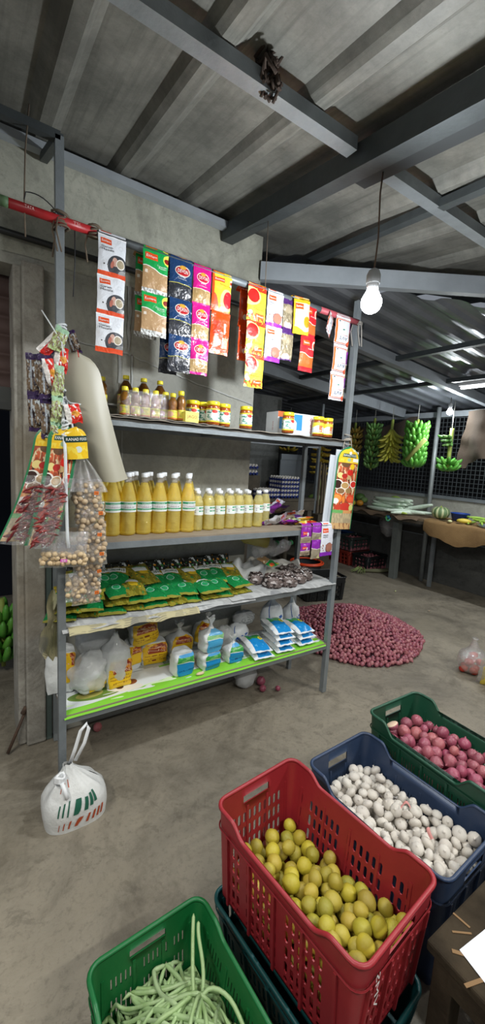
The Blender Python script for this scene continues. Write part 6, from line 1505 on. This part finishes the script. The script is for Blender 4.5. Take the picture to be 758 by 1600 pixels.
# ------------------------------------------------------------------ crates under the stall
CW, CL, CH = .315, .45, .215
def fcrate(label, y, z, color): return crate('plastic_crate', label, CW, CL, CH, color, (4.93, y, z), rad(90), rows=((.52, .66), (.30, .44), (.08, .22)), slot=.05, gap=.012, dip=.0, handle=False, hfrac=.88)
fcrate('small red crate lower left under the far stall, carrying the blue one', 4.535, 0, '8a2c26')
fcrate('small red crate between the left red one and the black crate', 4.205, 0, '8a3026')
fcrate('blue crate stacked on the leftmost red crate under the stall', 4.535, .218, '23497c')
g1 = fcrate('dark grey green crate stacked on the middle red crate', 4.205, .218, '343c3a')
b1_ = fcrate('black crate of pink shallots standing on the floor by the table leg', 3.875, 0, '1d2022')
for (y0, zz, lb_, grp) in ((4.205, .218, 'small pink shallot filling the dark grey green crate', 'small shallots in the dark grey green crate'), (3.875, 0, 'small pink shallot filling the black crate under the stall', 'small shallots in the black crate under the stall')):
    P = pack(230, .0185, (-.20, .20), (-.135, .135), .11, lambda x, y: .175+.01*nz(x*9, y*9), 10, .2, int(y0*10))
    scatter('pink_shallot', lb_, 'onion', grp, SMd, [(4.93+x, y0+y, z+zz, r) for x, y, z, r in upper(P, 110)], (1, 1, 1))  # shallots again, on the same meshes as the floor heap
    mb = MB().box((-.205, -.14, .008), (.205, .14, .125)); 
    for i in range(180): mb.ball((U(-.19, .19), U(-.12, .12), .125), .017, 0, 6, 4)
    tag(mb.build('onion_filling', tones[0], None, (4.93, y0, zz)), 'lower small shallots buried in the %s' % ('dark grey green crate' if zz else 'black crate under the stall'), 'shallots', None, 'stuff')
lf = MB(); random.seed(3)
for i in range(14):
    a = U(2.6, 4.2); l = U(.12, .22); lf.tube([(0, 0, .03), (l*.5*cos(a), l*.5*sin(a), .05+U(0, .04)), (l*cos(a), l*sin(a), .02)], [.008, .012, .002], 5, 0, True, .35)
lf.tube([(0, 0, .03), (.2, -.1, .03), (.42, -.22, .05)], [.022, .03, .02], 8, 1)
tag(lf.build('cut_plant', [mat('wilted leaf', '7f8f55', .7), mat('plant stem', '6a6a50', .8)], None, (4.63, 3.72, 0)), 'cut plant stem with wilted leaves lying before the black crate', 'plant')
crate('plastic_crate', 'black slatted crate on the floor behind the shallot heap', .33, .50, .27, '1c1e20', (3.27, 3.22, 0), rad(75), rows=((.48, .64), (.28, .42), (.06, .22)), slot=.012, gap=.010, dip=.0)
tub = thing('round_tub', 'orange rimmed round tub, dark inside, behind the rack near the black crate', 'tub', (3.45, 3.64, 0))
MB().lathe([(.14, 0), (.185, .285), (.178, .286), (.125, .012), (.01, .01)], 32).build('tub_body', mat('dark tub', '22272b', .5), tub)
tr_ = MB()
for R_, z_ in ((.20, .285), (.175, .292)): tr_.tube([(R_*cos(2*pi*i/36), R_*sin(2*pi*i/36), z_) for i in range(37)], .011, 8)
tr_.build('rim', mat('orange plastic rim', 'd9481f', .4), tub)

# ------------------------------------------------------------------ egg shelf behind the rack
et = thing('egg_table', 'grey wooden table carrying blue egg trays behind the rack', 'table', (2.75, 4.05, 0))
MB().box((0, 0, .99), (1.15, .55, 1.02)).build('tabletop', WOODD, et); MB().box((.0, .01, .86), (1.15, .04, .985)).build('apron', WOODD, et)
for x in (.02, 1.05): 
    for y in (.02, .47): MB().box((x, y, 0), (x+.07, y+.06, .99)).build('leg', WOODD, et)
EGG = ranm('egg shell', ['e8e4dc', 'efece4', 'dfd8cc'], .5, 0); TRAY = mat('blue egg tray', '20388f', .4)
eggm = MB().lathe([(.002, -.026), (.012, -.0235), (.0195, -.012), (.0215, 0), (.0185, .014), (.011, .025), (.002, .030)], 10).mesh('egg', EGG)
def traym():
    mb = MB(); S_ = .30
    def f(u, v): return Vector(((u-.5)*S_, (v-.5)*S_, .012+.012*(cos(u*12*pi)*.5+cos(v*12*pi)*.5)))
    mb.grid(f, 48, 48); mb.tube([(-.15, -.15, .024), (.15, -.15, .024), (.15, .15, .024), (-.15, .15, .024), (-.15, -.15, .024)], .004, 5)
    for i in range(6):
        for sx_, sy in ((1, 0), (0, 1)):
            for s in (-.15, .15):
                c = -.125+.05*i; mb.box((c-.006 if sx_ else s-.001, s-.001 if sx_ else c-.006, 0), (c+.006 if sx_ else s+.001, s+.001 if sx_ else c+.006, .04))
    return mb.mesh('egg_tray', TRAY)
TM = traym()
def tray_stack(cx__, cy__, n, lab_, rim_only=True):
    for k in range(n):
        z = 1.022+.055*k; o = obj('egg_tray', TM, None, (cx__, cy__, z)); pos = 'lowest' if k == 0 else ('topmost' if k == n-1 else ORD[k]+' from below')
        tag(o, '%s blue egg tray of the %s' % (pos, lab_), 'egg tray', 'stacked blue egg trays')
        for i in range(6):
            for j in range(6):
                if k < n-1 and i and j: continue
                tag(obj('egg', eggm, None, (cx__-.125+.05*i, cy__-.125+.05*j, z+.035)), 'white egg sitting in the %s' % lab_, 'egg', 'eggs in the %s' % lab_)
tray_stack(3.52, 4.27, 5, 'five-high tray stack before the grey panel')
tray_stack(3.20, 4.27, 2, 'two-high tray stack beside the five-high one')
BOTm = mat('brown green bottles', '4c5a2c', .25, 0, .8, 30, '7a5a3a')
for k, z in enumerate((1.30, 1.38)):
    tag(obj('egg_tray', TM, None, (2.98, 4.48, z)), '%s blue tray on the small shelf at the wall corner' % ('lower' if k == 0 else 'upper'), 'egg tray', 'trays by the wall corner')
    for i in range(6):
        for j in (0, 1): tag(obj('egg', eggm, None, (2.98-.125+.05*i, 4.48-.125+.05*j, z+.035)), 'egg in the trays on the small shelf at the wall corner', 'egg', 'eggs by the wall corner')
MB().box((2.80, 4.33, 1.02), (3.16, 4.68, 1.295)).build('storage_box', WOODD); tag(bpy.data.objects['storage_box'], 'dark wooden box under the small trays by the wall corner', 'box')
gp = MB().box((0, 0, 0), (.50, .02, .58)); gp.box((.0, -.012, .50), (.50, 0, .58))
tag(gp.build('metal_sheet', mat('grey metal panel', '7e858c', .4, .5, .3, 5, '6a7076'), None, (3.62, 4.50, 1.022)), 'grey metal panel standing behind the tall egg tray stack', 'panel')
MB().bar((4.02, 4.2, 0), (4.05, 4.2, 2.3), .035, .035, 0, (0, 1, 0)).build('steel_post', STEEL); tag(bpy.data.objects['steel_post'], 'thin grey steel post right of the egg trays', 'post')
for i, (x, c) in enumerate(((4.08, 'a89a86'), (4.14, '94866f'), (4.19, 'b5a78c'))):
    tag(MB().bar((0, 0, 0), (.05, .06, .72), .035, .012, 0, (1, 0, 0)).build('wood_strip', mat('strip '+c, c, .8, 0, .5, 8, '6a5b48'), None, (x, 4.18, .80-.02*i)), ('left', 'middle', 'right')[i]+' one of three wooden strips leaning by the steel post', 'strip')
MB().bar((2.2, 4.2, 1.715), (4.06, 4.2, 1.715), .02, .03).build('steel_bar', STEELW); tag(bpy.data.objects['steel_bar'], 'pale thin steel bar above the egg trays', 'bar')
MB().box((3.98, 4.05, 0), (4.26, 4.35, .80)).build('strip_support', WOODD); tag(bpy.data.objects['strip_support'], 'dark wooden block on the floor holding the leaning strips', 'block')
# ------------------------------------------------------------------ light
def point(name, loc, power, col=(1, 1, 1), r=.03):
    l = bpy.data.lights.new(name, 'POINT'); l.energy = power; l.color = col; l.shadow_soft_size = r
    o = bpy.data.objects.new(name, l); COL.objects.link(o); o.location = loc; return o
def area(name, loc, rot, power, sx, sy, col=(1, 1, 1)):
    l = bpy.data.lights.new(name, 'AREA'); l.shape = 'RECTANGLE'; l.size = sx; l.size_y = sy; l.energy = power; l.color = col
    o = bpy.data.objects.new(name, l); COL.objects.link(o); o.location = loc; o.rotation_euler = rot; return o
LB = (1.31, 1.14, 2.125); LB2 = (4.6, 2.708, 2.165)
COOL = (.93, .97, 1.); WARM = (1., .975, .90)
BULBM = emis('lit bulb', (.92, .96, 1, 1), 28)
def bulb(name, label, c, ctop, R, sway):
    t = thing(name, label, 'bulb', c)
    prof = [(0.002, -R)]+[(R*sin(a), -R*cos(a)) for a in [pi*i/10 for i in range(1, 8)]]+[(R*.62, R*.95), (R*.5, R*1.25)]
    MB().lathe(prof, 20).build('glass_globe', BULBM, t)
    MB().lathe([(R*.52, R*1.2), (R*.56, R*1.3), (R*.56, R*1.75), (R*.5, R*1.8)], 16).build('bulb_cap', WHITE, t)
    MB().lathe([(R*.62, R*1.7), (R*.66, R*1.75), (R*.66, R*2.5), (R*.5, R*2.9), (R*.2, R*3.1)], 16).build('lamp_holder', mat('grey bakelite', '8d8f90', .5), t)
    pts = [Vector((0, 0, R*3.0)), Vector((0, 0, R*3.0)).lerp(Vector(ctop)-Vector(c), .33)+Vector((sway, 0, 0)), Vector((0, 0, R*3.0)).lerp(Vector(ctop)-Vector(c), .75)-Vector((sway, 0, 0)), Vector(ctop)-Vector(c)]
    MB().tube(pts, .0032, 6).build('cord', mat('brown twisted flex', '5d4a3c', .8), t)
    return t
b1 = bulb('light_bulb', 'brightly lit round bulb hanging from the box beam in front of the rack', LB, (1.31, 1.14, 2.60), .040, .006)
b2 = bulb('light_bulb', 'small lit bulb hanging over the green banana bunches at the mesh wall', LB2, (4.6, 2.708, 2.33), .034, 0)
tb = thing('tube_light', 'lit fluorescent batten under the far roof at the right edge', 'lamp', (4.13, 2.36, 2.345))
MB().box((-.02, -1.2, .0), (.02, 0, .035)).build('batten', WHITE, tb)
MB().tube([(0, -1.18, -.018), (0, -.02, -.018)], .013, 10).build('tube', emis('lit tube', (.95, .98, 1, 1), 12), tb)
point('bulb light', (LB[0], LB[1], LB[2]-.06), 52, COOL, .04)
point('far bulb light', (LB2[0], LB2[1], LB2[2]-.045), 22, COOL, .03)
area('tube light', (4.13, 1.76, 2.30), (0, 0, 0), 26, .04, 1.15, COOL)
# the shop's other tubes, behind and beside the camera
area('shop tube a', (.9, -.9, 2.38), (0, 0, rad(90)), 44, .05, 1.2, WARM)
area('shop tube b', (2.9, -.3, 2.42), (0, 0, 0), 46, .05, 1.2, WARM)
area('shop tube c', (-.9, .6, 2.48), (0, 0, 0), 42, .05, 1.2, WARM)
w = bpy.data.worlds.new('night'); sc.world = w; w.use_nodes = True
w.node_tree.nodes['Background'].inputs[0].default_value = (.55, .6, .68, 1); w.node_tree.nodes['Background'].inputs[1].default_value = .38  # ambient fill added to lift the shade, far brighter than night
sc.view_settings.view_transform = 'Standard'; sc.view_settings.look = 'None'; sc.view_settings.gamma = 1; sc.view_settings.exposure = 0
sc.view_settings.use_curve_mapping = False
sc.cycles.max_bounces = 6; sc.cycles.transparent_max_bounces = 24; sc.cycles.caustics_reflective = False; sc.cycles.caustics_refractive = False
sc.cycles.sample_clamp_indirect = 4
